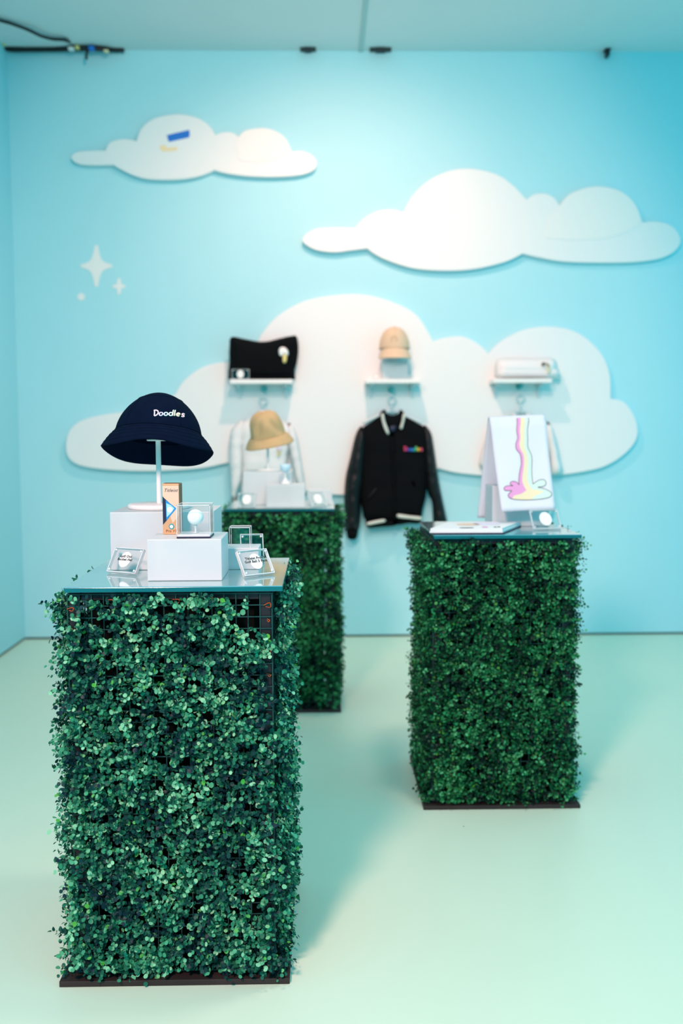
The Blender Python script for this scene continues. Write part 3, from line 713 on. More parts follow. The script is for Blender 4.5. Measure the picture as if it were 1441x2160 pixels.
HB = 0.305; HG = 0.266; ZB, ZT = 0.022, 1.045
LAT = lattice_mesh(HG, ZB, ZT)
holes1 = {0: [(0.225, 0.985, 0.060, 0.060, 0.93), (0.262, 0.86, 0.020, 0.18, 0.75), (-0.21, 1.0, 0.05, 0.035, 0.8), (-0.262, 0.97, 0.014, 0.08, 0.7), (0.03, 1.012, 0.10, 0.016, 0.5), (-0.03, 0.915, 0.04, 0.016, 0.4)],
          1: [(-0.25, 0.75, 0.035, 0.35, 0.6)]}
L1 = hedge_leaves(HG, ZB + 0.004, ZT - 0.004, (2600, 2300, 900, 1700), 3, holes1, 0.0142)
L2 = hedge_leaves(HG, ZB + 0.004, ZT - 0.004, (3000, 2200, 3000, 2200), 5, None, 0.0130, 0.024)

def pedestal(x, y, label, leaves_me, rz_foliage=0.0, single=None, ties=()):
    e = empty('hedge_pedestal', (x + HB, y + HB, 0)); tag(e, label, 'pedestal', 'boxwood hedge display pedestals')
    box('base_plate', (-HB, -HB, 0), (HB, HB, 0.016), M['rust'], e, bev=0.0015)
    for sx_ in (-1, 1):
        for sy_ in (-1, 1):
            cx, cy_ = sx_ * (HG - 0.018), sy_ * (HG - 0.018)
            box('post', (cx - 0.015, cy_ - 0.015, 0.016), (cx + 0.015, cy_ + 0.015, 1.052), M['steel'], e, bev=0.002)
    for ax in (0, 1):
        for s in (-1, 1):
            c = s * (HG - 0.018); q = HG - 0.033
            lo = (-q, c - 0.012, 1.028) if ax == 0 else (c - 0.012, -q, 1.028)
            hi = (q, c + 0.012, 1.052) if ax == 0 else (c + 0.012, q, 1.052)
            box('top_rail', lo, hi, M['steel'], e, bev=0.002)
    box('dark_core', (-HG + 0.05, -HG + 0.05, 0.016), (HG - 0.05, HG - 0.05, 1.028), M['inner_dark'], e)  # added box whose black colour supplies the darkness inside the hedge
    for i in range(4):
        o = obj('lattice', LAT, None, e); o.rotation_euler = (0, 0, i * PI / 2)
    f = obj('foliage', leaves_me, None, e); f['kind'] = 'stuff'; f.rotation_euler = (0, 0, rz_foliage)
    for (tx, tz, l) in ties:
        p = Vector((tx, -HG - 0.003, tz))
        a_ = 0.5 * math.sin(tz * 91 + tx * 37); q = 0.7 + 0.35 * math.sin(tz * 57)
        pts = [p + Vector((c_[0] * q * math.cos(a_) - c_[2] * q * math.sin(a_), c_[1], c_[0] * q * math.sin(a_) + c_[2] * q * math.cos(a_))) for c_ in ((-0.013, 0, 0.001), (0, -0.004, 0.0015), (0.006, -0.004, -0.002), (0.001, -0.006, -0.006 - l), (-0.004 - l, -0.008, -0.003))]
        tube('twist_tie', spline(pts, 3), 0.0009, M['tie'], e, 5)
    return e

# the front pedestal: the 300 leaves that show largest become leaves of their own
O, AX, SZ, TN, FC, ST = L1
wn = AX[:, :, 2]
view = unit(np.array([0.0, 0.0, CAM_H]) - (O + np.array([-0.7052 + HB, 2.5374 + HB, 0])))
score = SZ * np.abs((wn * view).sum(1)) * (FC == 0) * np.clip((-O[:, 1] - HG) / 0.02, 0.2, 1.3) + 1e-9
pick = np.argsort(-score)[:300]
rest = np.ones(len(O), bool); rest[pick] = False
me1 = leaves_mesh('foliage', O[rest], AX[rest], SZ[rest], TN[rest], ST, M['leaf'])
me2 = leaves_mesh('foliage', *[a for a in L2[:4]], L2[5], M['leaf_rear_light'])
TIES1 = [(0.256, 1.018, 0.004), (0.258, 0.975, 0.006), (0.255, 0.935, 0.002), (0.257, 0.895, 0.004), (0.02, 1.03, 0.003), (-0.15, 1.03, 0.006), (-0.255, 1.01, 0.002), (-0.255, 0.955, 0.004), (0.12, 1.03, 0.004), (0.258, 0.83, 0.001)]
ped1 = pedestal(-0.7052, 2.5374, 'nearest hedge pedestal in front with the navy bucket hat on top', me1, 0, True, TIES1)
LEAFM = []
for i in range(10):
    me = bpy.data.meshes.new('leaf'); me.from_pydata([tuple(p) for p in LV], [], [tuple(int(a) for a in f) for f in LFA])
    me.polygons.foreach_set('use_smooth', [True] * len(LFA))
    a = me.attributes.new('tone', 'FLOAT', 'POINT'); a.data.foreach_set('value', [i / 9.0] * len(LV)); me.update(); me.materials.append(M['leaf']); LEAFM.append(me)
for i in pick:
    o = bpy.data.objects.new('leaf', LEAFM[int(round(min(0.999, TN[i]) * 9))]); C.objects.link(o); o.parent = ped1
    m4 = Matrix.Identity(4)
    for a in range(3):
        for b in range(3): m4[a][b] = AX[i][a][b] * SZ[i]
        m4[a][3] = O[i][a]
    o.matrix_local = m4
ped2 = pedestal(0.3833, 3.7368, 'hedge pedestal on the right with the rainbow towel on top', me2)
ped3 = pedestal(-0.5195, 5.0781, 'rearmost hedge pedestal with the khaki bucket hat on top', me2, PI)

def glass_sheet(x, y, label):
    w = 0.565 / 2
    e = empty('glass_sheet', (x + w, y + w, GT - 0.0145))
    box('mirror_top', (-w + 0.001, -w + 0.001, 0.0125), (w - 0.001, w - 0.001, 0.0145), M['glass'], e)
    box('glass_body', (-w, -w, 0), (w, w, 0.0125), M['glass_edge'], e, bev=0.001)
    tag(e, label, 'glass sheet', 'glass sheets on the pedestals')
glass_sheet(-0.6705, 2.5574, 'square glass sheet on the nearest hedge pedestal')
glass_sheet(0.4228, 3.7568, 'square glass sheet under the rainbow towel and white folded print')
glass_sheet(-0.5032, 5.0981, 'square glass sheet on the rearmost hedge pedestal')

# ------------------------------------------------------------------ risers and things on the front pedestal
def riser(lo, hi, label):
    c = ((lo[0] + hi[0]) / 2, (lo[1] + hi[1]) / 2, lo[2])
    o = box('display_riser', [lo[i] - c[i] for i in range(3)], [hi[i] - c[i] for i in range(3)], M['frost'], None, bev=0.002)
    o.location = c; tag(o, label, 'riser', 'frosted acrylic risers'); return o
E0 = GT + 0.0006
riser((-0.470, 2.650, E0), (-0.271, 2.838, 1.1795), 'frosted acrylic block under the golf ball carton and clear cube')
riser((-0.612, 2.862, E0), (-0.316, 3.105, 1.2355), 'tall frosted acrylic block under the navy bucket hat stand')
riser((-0.305, 2.862, E0), (-0.186, 2.975, 1.129), 'low frosted acrylic block at the right under the small empty cube')

# hats
def bucket_hat(name, loc, R0, H_, brim_r, brim_d, m, tilt, roll, rz, label, wave, p_exp=1.8, seg=72, dent=0.0):
    e = empty(name, loc)
    e.rotation_euler = (tilt, roll, rz)
    def crown_r(z):
        t = max(0.0, min(1.0, z / H_)); return R0 * (1 - 0.04 * t) * (max(0, 1 - t ** p_exp)) ** (1 / p_exp)
    def dents(an, z, p):
        if dent <= 0: return p
        a_ = (an + PI) % (2 * PI) - PI; zz = z / H_
        q = sum(k * math.exp(-((a_ - c - sl * (zz - 0.5)) / w_) ** 2) for c, w_, k, sl in ((-2.0, 0.22, 2.2, 0.5), (-1.05, 0.2, 2.6, -0.7), (-2.75, 0.3, 1.2, 0.0), (-0.3, 0.3, 1.0, 0.2)))
        q *= -math.sin(min(1.0, zz * 1.05) * PI) ** 0.7 * (1 if zz < 0.95 else 0)
        q += 0.35 * math.sin(an * 5 + zz * 6)
        return Vector((p.x * (1 + dent * q), p.y * (1 + dent * q), p.z + 0.004 * math.sin(an * 3) * zz))
    n = 22; prof = []
    for i in range(n + 1):
        t = math.sin(i / n * PI / 2); prof.append((crown_r(t * H_), t * H_))
    th = 0.0025
    inner = [(max(0.0, r - th), z - th * (z / H_)) for r, z in prof]
    full = prof[:-1] + [(0.0004, H_)]
    inn = [(max(0.0004, r), z) for r, z in inner]
    crown = lathe('crown', full, m, e, seg, lambda an, i, p: dents(an, p.z, p))
    lathe('crown_lining', inn[::-1], m, e, seg, lambda an, i, p: dents(an, p.z, p))
    # brim: outer sheet then under sheet
    bp = []
    for i in range(11):
        t = i / 10; bp.append((R0 + (brim_r - R0) * (t ** 0.9), -brim_d * t + 0.004 * math.sin(t * PI)))
    for i in range(11):
        t = 1 - i / 10; bp.append((R0 - th + (brim_r - R0) * (t ** 0.9), -brim_d * t + 0.004 * math.sin(t * PI) - 0.003))
    brim = lathe('brim', bp, m, e, seg, lambda an, i, p: Vector((p.x, p.y, p.z + wave(an) * (min(i, 21 - i) / 10) ** 1.5)))
    # seams: band at the crown foot and the ring near the top
    tube('seam', [Vector(((R0 + 0.0008) * math.cos(a * 2 * PI / 60), (R0 + 0.0008) * math.sin(a * 2 * PI / 60), 0.001)) for a in range(60)], 0.0014, m, crown, 6, True)
    zt = H_ * 0.80; rt = crown_r(zt)
    if dent <= 0:
        tube('crown_seam', [Vector(((rt + 0.0004) * math.cos(a * 2 * PI / 60), (rt + 0.0004) * math.sin(a * 2 * PI / 60), zt)) for a in range(60)], 0.0012, m, crown, 6, True)
        for an in (-0.9, PI + 0.9, 0.9, PI - 0.9):
            pts = [Vector((crown_r(z) + 0.0004, 0, z)) for z in [zt * k / 8 for k in range(9)]]
            tube('panel_seam', [Vector((q.x * math.cos(an), q.x * math.sin(an), q.z)) for q in pts], 0.001, m, crown, 5)
    # stitched rings on the brim
    if dent <= 0:
        for k in range(1, 5):
            i = 2 * k; r, z = bp[i]
            tube('stitch_row', [Vector((r * math.cos(a), r * math.sin(a), z + wave(a) * (i / 10) ** 1.5 + 0.0004)) for a in [q * 2 * PI / 72 for q in range(72)]], 0.0006, m, brim, 4, True)
    tag(e, label, 'hat')
    return e, crown_r, crown
def wave1(an):    # an: angle in hat plane, -90 deg = towards camera
    f = math.sin(an)
    return -0.010 * math.cos(2 * (an - PI / 2)) + 0.004 * math.cos(3 * (an + PI / 2) + 0.5)
hc = atz(338, 1069, 1.236)
HX, HY = -0.492, 3.0
hat_e, cr, hat_crown = bucket_hat('bucket_hat', (HX + 0.002, HY, 1.458), 0.1275, 0.126, 0.166, 0.056, M['navy'], math.radians(-14.5), math.radians(2.3), 0, 'navy blue bucket hat with pastel lettering on a white stand', lambda an: 0.0035 * math.cos(2 * an) + 0.0050 * math.cos(4 * an - 0.25) + 0.002 * math.sin(3 * an))
def hat_pt(u, v):
    x = 0.044 + u; z = 0.027 + v + u * 0.13; r = cr(z); y = -math.sqrt(max(1e-6, r * r - x * x))
    nn = Vector((x, y, r * 0.4)).normalized(); return Vector((x, y, z)) + nn * 0.0006
doodle_letters(hat_pt, 0.0202, 0.0020, RAIN, hat_crown)
for a in (-2.45, -0.70):
    z = 0.035; r = cr(z)
    ey = lathe('eyelet', [(0.0015, 0.0), (0.003, 0.0012), (0.0042, 0.0)], M['navy'], hat_crown, 12)
    ey.location = (r * math.cos(a), r * math.sin(a), z); ey.rotation_euler = Vector((math.cos(a), math.sin(a), 0.3)).to_track_quat('Z', 'Y').to_euler()
st = empty('hat_stand', (HX, HY, 1.2358)); tag(st, 'white round-based stand holding up the navy bucket hat', 'hat stand')
lathe('base', [(0.0, 0.0), (0.090, 0.0), (0.0935, 0.003), (0.0935, 0.011), (0.090, 0.0145), (0.0, 0.0155)], M['white'], st, 56)
lathe('pole', [(0.0077, 0.0150), (0.0077, 0.262)], M['white'], st, 24)
lathe('top_plate', [(0.0, 0.202), (0.032, 0.202), (0.034, 0.204), (0.034, 0.207), (0.0, 0.208)], M['white'], st, 40)
lathe('head_dome', [(0.020, 0.262), (0.070, 0.266), (0.066, 0.286), (0.045, 0.306), (0.0, 0.318)], M['white'], st, 32)

# golf ball carton
cx0, cx1, cyf, cz = -0.446, -0.3975, 2.772, 1.1800
gb = empty('golf_ball_carton', ((cx0 + cx1) / 2, cyf + 0.023, cz), math.radians(-3)); tag(gb, 'tall copper-coloured golf ball carton on the front frosted block', 'carton')
cw, ch, cdp = (cx1 - cx0) / 2 * 0.96, 0.1415, 0.0225
box('carton_body', (-cw, -cdp, 0), (cw, cdp, ch), M['gold'], gb, bev=0.0008)
box('carton_side', (cw - 0.0004, -cdp + 0.001, 0.001), (cw + 0.0006, cdp - 0.001, ch - 0.001), M['goldd'], gb)
box('carton_top', (-cw + 0.0005, -cdp + 0.0005, ch - 0.0004), (cw - 0.0005, cdp - 0.0005, ch + 0.0006), M['goldd'], gb)
def cprint(name, pts, m, k=0.0004):
    prism_mesh(name, [Vector((-cw + p[0] * 2 * cw, -cdp - k, (1 - p[1]) * ch)) for p in pts], (0, 0.0003, 0), m, gb)
cprint('print_panel', [(0.02, 0.04), (0.98, 0.04), (0.98, 0.62), (0.6, 0.78), (0.3, 0.5), (0.02, 0.22)], M['peach'], 0.0003)
cprint('print_navy', [(0.01, 0.25), (0.20, 0.31), (0.80, 0.49), (0.22, 0.73), (0.01, 0.81)], M['ink'], 0.0006)
cprint('print_blue', [(0.20, 0.32), (0.84, 0.485), (0.22, 0.725)], M['blue'], 0.0009)
cprint('print_glow', [(0.24, 0.38), (0.50, 0.42), (0.72, 0.485), (0.50, 0.58), (0.25, 0.66)], M['lblue'], 0.0012)
cprint('print_ball', [(0.44 + 0.16 * math.cos(i * PI / 12), 0.51 + 0.055 * math.sin(i * PI / 12)) for i in range(24)], M['ball'], 0.0015)
cprint('seal_ring', [(0.52 + 0.165 * math.cos(i * PI / 12), 0.845 + 0.055 * math.sin(i * PI / 12)) for i in range(24)], M['tealink'], 0.0006)
cprint('seal_center', [(0.52 + 0.10 * math.cos(i * PI / 12), 0.845 + 0.034 * math.sin(i * PI / 12)) for i in range(24)], M['ball'], 0.0009)
for txt, sz, zz, m_, sh in [('Titleist', 0.0130, 0.868, 'ink', 0.35), ('Pro V1', 0.0105, 0.066, 'goldd', 0.1)]:
    t = obj('lettering', text_mesh(txt, sz, 0.0001, 0.0, sh, 1.05), M[m_], gb); t.rotation_euler = (PI / 2, 0, 0); t.location = (0.0, -cdp - 0.0007, zz * ch)

def clear_cube(x0, x1, y0, y1, z0, z1, label, base_m):
    c = Vector(((x0 + x1) / 2, (y0 + y1) / 2, z0)); e = empty('acrylic_cube', c); w, d, h = (x1 - x0) / 2, (y1 - y0) / 2, z1 - z0; t = 0.003
    if base_m:
        box('base', (-w - 0.001, -d - 0.001, 0), (w + 0.001, d + 0.001, 0.004), base_m, e, bev=0.0006)
        box('base_layer', (-w + 0.001, -d + 0.001, 0.004), (w - 0.001, d - 0.001, 0.010), M['edge'], e, bev=0.0006)
    zb = 0.0101 if base_m else 0.0
    for nm, lo, hi in [('pane', (-w, -d, zb), (w, -d + t, h)), ('pane', (-w, d - t, zb), (w, d, h)), ('pane', (-w, -d + t, zb), (-w + t, d - t, h)), ('pane', (w - t, -d + t, zb), (w, d - t, h)), ('pane', (-w + t, -d + t, h - t), (w - t, d - t, h))]:
        box(nm, lo, hi, M['acry'], e)
    r = 0.0016
    for (a, b) in [((-w, -d, zb), (-w, -d, h)), ((w, -d, zb), (w, -d, h)), ((-w, d, zb), (-w, d, h)), ((w, d, zb), (w, d, h)), ((-w, -d, h), (w, -d, h)), ((-w, d, h), (w, d, h)), ((-w, -d, h), (-w, d, h)), ((w, -d, h), (w, d, h))]:
        box('polished_edge', [min(a[i], b[i]) - r * 0.5 for i in range(3)], [max(a[i], b[i]) + r * 0.5 for i in range(3)], M['edge'], e)
    tag(e, label, 'display cube', 'clear acrylic display cubes'); return e
cu = clear_cube(-0.392, -0.303, 2.668, 2.757, 1.1800, 1.269, 'clear acrylic cube holding a golf ball on a tee', M['ink'])
tee = lathe('golf_tee', [(0.0, 0.0), (0.008, 0.0), (0.008, 0.0015), (0.0022, 0.002), (0.002, 0.014), (0.0055, 0.0205), (0.0062, 0.0215), (0.0, 0.0205)], M['edge'], None, 20); tee.location = (-0.3475, 2.7125, 1.1903)
tag(tee, 'small clear golf tee inside the front acrylic cube', 'golf tee')
def golf_ball():
    bm = bmesh.new(); bmesh.ops.create_icosphere(bm, subdivisions=5, radius=0.0218)
    g = [Vector((math.cos(2.39996 * i) * math.sqrt(1 - (1 - 2 * (i + .5) / 330) ** 2), math.sin(2.39996 * i) * math.sqrt(1 - (1 - 2 * (i + .5) / 330) ** 2), 1 - 2 * (i + .5) / 330)) for i in range(330)]
    G = np.array([tuple(q) for q in g])
    for v in bm.verts:
        n = v.co.normalized(); dd = math.acos(min(1, float((G @ np.array(n)).max())))
        if dd < 0.085: v.co -= n * 0.0003 * (1 - (dd / 0.085) ** 2)
    return bm
e = empty('golf_ball', (-0.3475, 2.7125, 1.2332)); tag(e, 'white golf ball inside the front acrylic cube', 'golf ball')
bmobj('dimpled_shell', golf_ball(), M['ball'], e, True)
rng_ = [Vector((-0.005, 0, 0.003)) + Vector((0.0075 * math.cos(a), 0, 0.0075 * math.sin(a))) for a in [i * PI / 14 for i in range(28)]]
rng_ = [Vector((p.x, -math.sqrt(0.0220 ** 2 - p.x ** 2 - p.z ** 2), p.z)) for p in rng_]
tube('printed_ring', rng_, 0.0003, M['grey_ink'], e, 5, True)
clear_cube(-0.272, -0.212, 2.885, 2.945, 1.1297, 1.187, 'small empty clear cube on the low block behind', None)

sign('sign_holder', (-0.612, 2.800, E0), (-0.522, 2.750, E0), 0.0755, math.radians(32), 'clear sign holder left of the front block, reading Spill Out Bucket Hat', 'Spill Out\nBucket Hat')
sign('sign_holder', (-0.212, 2.690, E0), (-0.134, 2.752, E0), 0.0755, math.radians(32), 'clear sign holder right of the front block, reading Golf Ball 3 Pack', 'Titleist ProV1\nGolf Ball 3 Pack')
sign('sign_holder', (-0.250, 3.02, E0), (-0.180, 3.03, E0), 0.085, math.radians(25), 'blank clear sign holder behind the low frosted block', None, disc=0.05)

# ------------------------------------------------------------------ things on the rear pedestal
riser((-0.425, 5.33, E0), (-0.165, 5.60, 1.246), 'tall frosted acrylic block under the khaki bucket hat stand')
riser((-0.292, 5.16, E0), (-0.093, 5.32, 1.185), 'frosted acrylic block at the front of the rear pedestal')
riser((-0.085, 5.33, E0), (0.050, 5.52, 1.148), 'low frosted acrylic block at the right of the rear pedestal')
kh = at(565, 925, 5.45)
k_e, _, _ = bucket_hat('bucket_hat', (kh.x, 5.45, kh.z + 0.02), 0.095, 0.128, 0.134, 0.048, M['khaki'], math.radians(13), math.radians(-10), 0.0, 'khaki bucket hat with a crumpled crown on the rear pedestal', lambda an: -0.006 * math.cos(2 * an), 3.0, 72, 0.05)
ks = empty('hat_stand', (kh.x, 5.45, 1.2463)); tag(ks, 'white stand under the khaki bucket hat', 'hat stand')
lathe('base', [(0.0, 0.0), (0.070, 0.0), (0.072, 0.003), (0.072, 0.010), (0.0, 0.012)], M['white'], ks, 40)
lathe('pole', [(0.007, 0.010), (0.007, 0.19)], M['white'], ks, 16)
lathe('top_plate', [(0.0, 0.190), (0.04, 0.190), (0.04, 0.195), (0.0, 0.196)], M['white'], ks, 32)
bc = at(602, 1022, 5.24)
cupe = empty('stemmed_cup', (bc.x, 5.24, 1.1855)); tag(cupe, 'small light blue cup on a white stem atop the front block', 'cup')
lathe('cup', [(0.004, 0.058), (0.014, 0.062), (0.024, 0.078), (0.029, 0.100), (0.026, 0.103), (0.020, 0.080), (0.0, 0.066)], M['sky'], cupe, 24)
lathe('stem', [(0.0045, 0.020), (0.0035, 0.040), (0.0045, 0.060)], M['white'], cupe, 12)
lathe('foot', [(0.0, 0.0), (0.028, 0.0), (0.027, 0.006), (0.018, 0.010), (0.014, 0.018), (0.006, 0.030), (0.004, 0.034)], M['cloth'], cupe, 24, lambda an, i, p: Vector((p.x * (1 + 0.12 * math.sin(5 * an)), p.y * (1 + 0.12 * math.sin(5 * an)), p.z)))
sign('sign_holder', (-0.445, 5.155, E0), (-0.350, 5.14, E0), 0.078, math.radians(28), 'clear sign holder left of the blocks on the rear pedestal', None, 0.33)
sign('sign_holder', (-0.055, 5.15, E0), (0.025, 5.20, E0), 0.078, math.radians(28), 'clear sign holder right of the blocks on the rear pedestal', None, 0.33)
kn = at(635, 1011, CY - 0.03)
kb = lathe('wall_peg', [(0.0, 0.0), (0.010, 0.0), (0.010, 0.03), (0.019, 0.034), (0.021, 0.045), (0.016, 0.054), (0.0, 0.056)], M['lattice'], None, 20); kb.location = (kn.x, CY, kn.z); kb.rotation_euler = (PI / 2, 0, 0)
tag(kb, 'small dark green peg on the largest cloud beside the hoodie sleeve', 'peg')

# ------------------------------------------------------------------ things on the right pedestal
riser((0.700, 4.085, E0), (0.935, 4.270, 1.235), 'frosted acrylic block under the rainbow towel')
TW = empty('hand_towel', (0.82, 4.12, 1.236)); tag(TW, 'white hand towel printed with a dripping rainbow, draped over a rack', 'towel')
ts = empty('towel_rack', (0.82, 4.16, 1.2355)); tag(ts, 'clear rack inside the draped rainbow towel', 'rack')
box('rack_base', (-0.09, -0.06, 0), (0.09, 0.06, 0.006), M['edge'], ts, bev=0.001)
box('rack_post', (-0.008, -0.006, 0.006), (0.008, 0.006, 0.24), M['edge'], ts, bev=0.001)
tube('rack_bar', [Vector((-0.10, 0, 0.246)), Vector((0.10, 0, 0.246))], 0.008, M['edge'], ts)
# front panel corners from the photograph, on its sloping plane
YT, YBm = 4.14, 3.985
tlc, trc, blc, brc = at(1034, 889, YT), at(1152, 884, YT), at(1058, 1079, YBm), at(1171, 1074, YBm)
def towel_front(u, v):
    a = tlc.lerp(trc, u); b = blc.lerp(brc, u); p = a.lerp(b, v)
    p = p + Vector((0, 1, 0)) * (0.012 * math.sin(v * PI) + 0.003 * math.sin(u * 7 + v * 5))
    if v < 0.04: p = p + Vector((0, 0.012 * (1 - v / 0.04) ** 2, -0.0))
    return p
def towel_back(u, v):
    tl2, tr2 = tlc + Vector((0, 0.055, 0)), trc + Vector((0, 0.055, 0))
    bl2, br2 = Vector((0.672, 4.300, 1.085)), Vector((0.925, 4.305, 1.085))
    p = tl2.lerp(tr2, u).lerp(bl2.lerp(br2, u), v)
    return p + Vector((0, 0.004 * math.sin(u * 9 + v * 4), 0))
nu, nv = 16, 24
rows = []
for j in range(nv, -1, -1): rows.append([towel_front(i / nu, j / nv) for i in range(nu + 1)])
for k in range(1, 6):
    a = PI * k / 6
    rows.append([(towel_front(i / nu, 0).lerp(towel_back(i / nu, 0), (1 - math.cos(a)) / 2) + Vector((0, 0, 0.016 * math.sin(a)))) for i in range(nu + 1)])
for j in range(0, nv + 1): rows.append([towel_back(i / nu, j / nv) for i in range(nu + 1)])
V = [p - TW.location for r_ in rows for p in r_]; F = [(j * (nu + 1) + i, j * (nu + 1) + i + 1, (j + 1) * (nu + 1) + i + 1, (j + 1) * (nu + 1) + i) for j in range(len(rows) - 1) for i in range(nu)]
tb = mesh('towel_cloth', V, F, M['towel'], TW, True)
so = tb.modifiers.new('thickness', 'SOLIDIFY'); so.thickness = 0.009; so.offset = 0.0
def tw_map(zx, zy):
    px_, py_ = 960 + zx / 4.238, 720 + zy / 4.238
    v = (py_ - 886.5) / (1076.5 - 886.5); xl = 1034 + 24 * v; xr = 1152 + 19 * v; u = (px_ - xl) / (xr - xl)
    v = (py_ - (889 - 5 * u)) / 190.0
    p = towel_front(u, max(0.0, v)) - TW.location
    return p + Vector((0, -0.0052, 0.001 + 0.006 * max(0.0, 1 - v / 0.05))), Vector((0, -0.93, 0.36))
Lft = [(555,690),(555,720),(550,800),(560,870),(545,920),(550,970),(585,1020),(595,1100),(580,1180),(572,1260),(576,1290)]
PYb = [(586,690),(585,720),(578,800),(583,870),(575,930),(590,980),(615,1030),(618,1120),(607,1200),(606,1270),(640,1340)]
YMb = [(624,690),(622,720),(618,800),(620,880),(622,950),(645,1010),(655,1070),(652,1180),(655,1260),(690,1330)]
Rgt = [(655,690),(655,720),(645,800),(650,880),(652,950),(680,1010),(692,1060),(690,1180),(697,1260),(700,1285)]
def S2(p, per=3): return [(q[0], q[1]) for q in spline([Vector(a) for a in p], per)]
fing = [(576,1290),(545,1262),(505,1262),(495,1283),(518,1299),(470,1298),(440,1315),(447,1338),(480,1341),(508,1342),(480,1370),(478,1392),(512,1414)]
pud = [(512,1414),(600,1422),(700,1420),(780,1412),(840,1398),(862,1375),(850,1350),(800,1325),(740,1312)]
fin2 = [(740,1312),(795,1302),(815,1275),(800,1247),(765,1245),(730,1262),(700,1285)]
patch('pink_stripe', S2(Lft) + S2(fing)[1:] + S2([(512,1414),(530,1385),(590,1370),(640,1340)])[1:] + S2(PYb[::-1])[1:], tw_map, 0.0008, M['pink'], TW, 14)
patch('yellow_stripe', S2(PYb) + S2([(640,1340),(590,1370),(530,1385),(512,1414)])[1:] + S2([(512,1414),(600,1422),(680,1421)])[1:] + S2([(680,1421),(720,1385),(790,1350),(690,1330)])[1:] + S2(YMb[::-1])[1:], tw_map, 0.0008, M['yellow'], TW, 14)
patch('mint_stripe', S2(YMb) + S2([(690,1330),(790,1350),(720,1385),(680,1421)])[1:] + S2([(680,1421)] + pud[3:])[1:] + S2(fin2)[1:] + S2(Rgt[::-1])[1:], tw_map, 0.0008, M['mint'], TW, 14)
for ln in (Lft, Rgt, fing + pud[1:] + fin2[1:]):
    tube('outline', [tw_map(*q)[0] + Vector((0, -0.001, 0)) for q in S2(ln, 4)], 0.0011, M['dark_ink'], TW, 5)

# white folded print lying on a dark sheet
bk = empty('printed_sheet', (0.60, 3.95, E0)); tag(bk, 'flat white folded print with pastel drawing on the right pedestal', 'folded print')
bz = GT + 0.02
base_poly = [atz(905, 1116, bz), atz(938, 1098, bz), atz(1094, 1098, bz), atz(1068, 1119, bz)]
base_poly = [Vector((p.x, min(max(p.y, 3.79), 4.075), 0)) for p in base_poly]
bo = Vector((bk.location.x, bk.location.y, 0))
prism_mesh('dark_sheet', [p - bo + Vector((0, 0, 0.0)) for p in base_poly], (0, 0, 0.004), M['ink'], bk)
def shrink(ps, k, dz):
    c = sum(ps, Vector()) / len(ps); return [c + (p - c) * k + Vector((0, 0, dz)) for p in ps]
prism_mesh('lower_fold', [p - bo for p in shrink(base_poly, 0.985, 0.004)], (0, 0, 0.008), M['cloth'], bk, bev=0.002)
prism_mesh('upper_fold', [p - bo for p in shrink(base_poly, 0.97, 0.012)], (0, 0, 0.009), M['cloth'], bk, bev=0.003)
tz = 0.0215
def flat(name, cx, cy_, rx, ry, m_):
    prism_mesh(name, [Vector((cx + rx * math.cos(i * PI / 10), cy_ + ry * math.sin(i * PI / 10), tz)) for i in range(20)], (0, 0, 0.0008), m_, bk)
flat('lilac_shape', 0.06, 0.03, 0.055, 0.06, M['lilac']); flat('peach_shape', -0.02, 0.0, 0.045, 0.05, M['peach'])
flat('pink_shape', 0.03, -0.11, 0.012, 0.02, M['pink']); flat('black_mark', -0.045, -0.135, 0.028, 0.012, M['dark_ink'])
flat('black_mark', 0.07, -0.11, 0.006, 0.012, M['dark_ink']); flat('black_mark', 0.085, -0.105, 0.006, 0.012, M['dark_ink'])
sign('sign_holder', (0.835, 3.905, E0), (0.950, 3.925, E0), 0.085, math.radians(33), 'clear sign holder in front of the towel on the right pedestal', None, 0.34)

# ------------------------------------------------------------------ things on the shelves
sign('sign_holder', (-0.605, 6.734, shelf_z), (-0.488, 6.734, shelf_z), 0.066, math.radians(2), 'clear sign holder in front of the black sweatpants', None, 0.40)
sign('sign_holder', (0.345, 6.78, shelf_z), (0.385, 6.78, shelf_z), 0.035, math.radians(20), 'tiny sign holder beside the beige cap', None, 0.35)
cc = at(832, 730, 6.812)
rb = empty('cap_stand', (cc.x, 6.812, shelf_z)); tag(rb, 'frosted stand under the beige cap', 'cap stand')
box('stand_block', (-0.088, -0.06, 0.0005), (0.088, 0.06, 0.118), M['frost'], rb, bev=0.002)
lathe('post', [(0.008, 0.118), (0.008, 0.24)], M['white'], rb, 12)
cap = empty('baseball_cap', (cc.x, 6.812, cc.z - 0.0)); tag(cap, 'beige baseball cap facing forward on the middle shelf', 'cap')
cap.rotation_euler = (math.radians(0), 0, 0)
rc = 0.103
capp = []
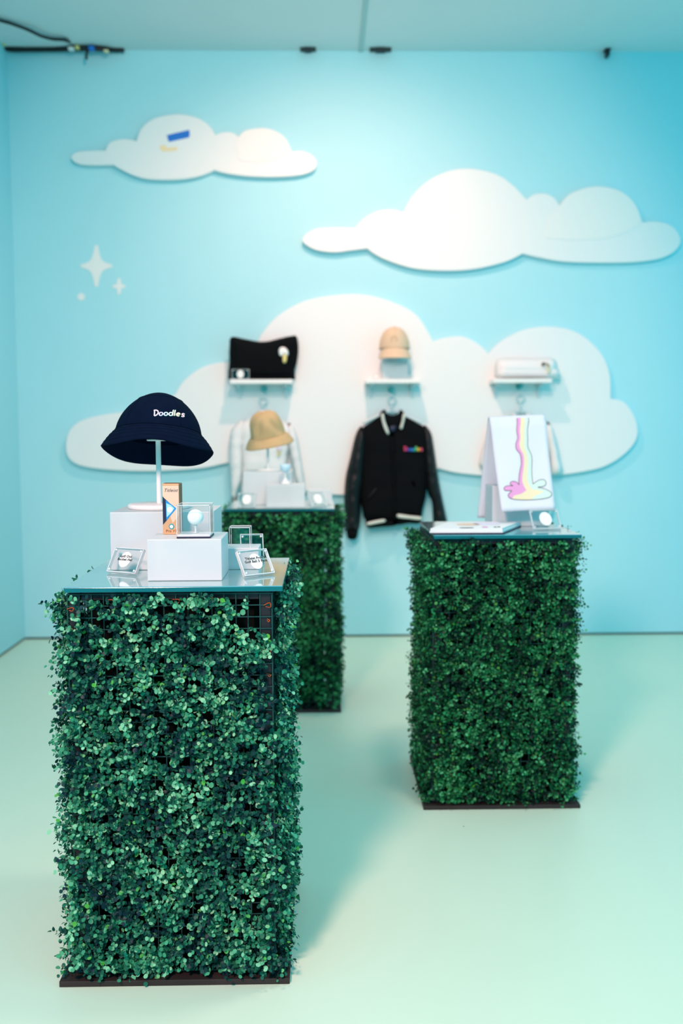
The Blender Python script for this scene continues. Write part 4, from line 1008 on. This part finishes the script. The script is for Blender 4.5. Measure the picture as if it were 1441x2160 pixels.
for i in range(15):
    t = i / 14 * PI / 2; capp.append((max(0.0004, rc * math.cos(t) ** 0.75), -0.02 + 0.145 * math.sin(t)))
lathe('crown', capp, M['beige'], cap, 48)
lathe('crown_lining', [(max(0.0003, r - 0.003), z - 0.002) for r, z in capp][::-1], M['beige'], cap, 48)
tube('button', [Vector((0, 0, 0.125)), Vector((0, 0, 0.131))], 0.007, M['beige'], cap)
for an in (-PI / 2, -PI / 6, -5 * PI / 6, PI / 2, PI / 6, 5 * PI / 6):
    tube('panel_seam', [Vector(((r + 0.0006) * math.cos(an), (r + 0.0006) * math.sin(an), z)) for r, z in capp], 0.0014, M['beige_d'] if False else M['beige'], cap, 5)
tube('sweatband_seam', [Vector(((rc + 0.001) * math.cos(a * PI / 24), (rc + 0.001) * math.sin(a * PI / 24), -0.018)) for a in range(48)], 0.0022, M['beige_d'], cap, 5, True)
bv, bf = [], []
nn = 18
for s, dz in ((0, 0.0), (1, -0.004)):
    for j in range(6):
        t = j / 5
        for i in range(nn + 1):
            a = -PI / 2 + (i / nn - 0.5) * 2 * 1.15
            r = rc + 0.075 * t * (math.cos((i / nn - 0.5) * 2 * 1.25)) ** 0.5
            x, y = r * math.cos(a), r * math.sin(a)
            bv.append((x * (0.94 - 0.10 * t), y, -0.016 - 0.072 * t - 0.10 * x * x / rc * (1 - t) + dz))
row = nn + 1; blk = 6 * row
for j in range(5):
    for i in range(nn):
        a = j * row + i; bf.append((a, a + 1, a + row + 1, a + row)); bf.append((blk + a + row, blk + a + row + 1, blk + a + 1, blk + a))
for i in range(nn): bf.append((5 * row + i, 5 * row + i + 1, blk + 5 * row + i + 1, blk + 5 * row + i))
mesh('visor', bv, bf, M['beige'], cap, True)
a0 = [Vector((0.017 * math.cos(t * PI / 8) - 0.008, 0, 0.022 * math.sin(t * PI / 8) + 0.035)) for t in range(-1, 10)]
tube('emblem', [Vector((p.x, -math.sqrt(max(1e-6, (rc * math.cos(math.asin(min(0.99, (p.z + 0.02) / 0.145))) ** 0.75) ** 2 - p.x ** 2)) - 0.001, p.z)) for p in a0], 0.0028, M['beige_d'], cap, 6)
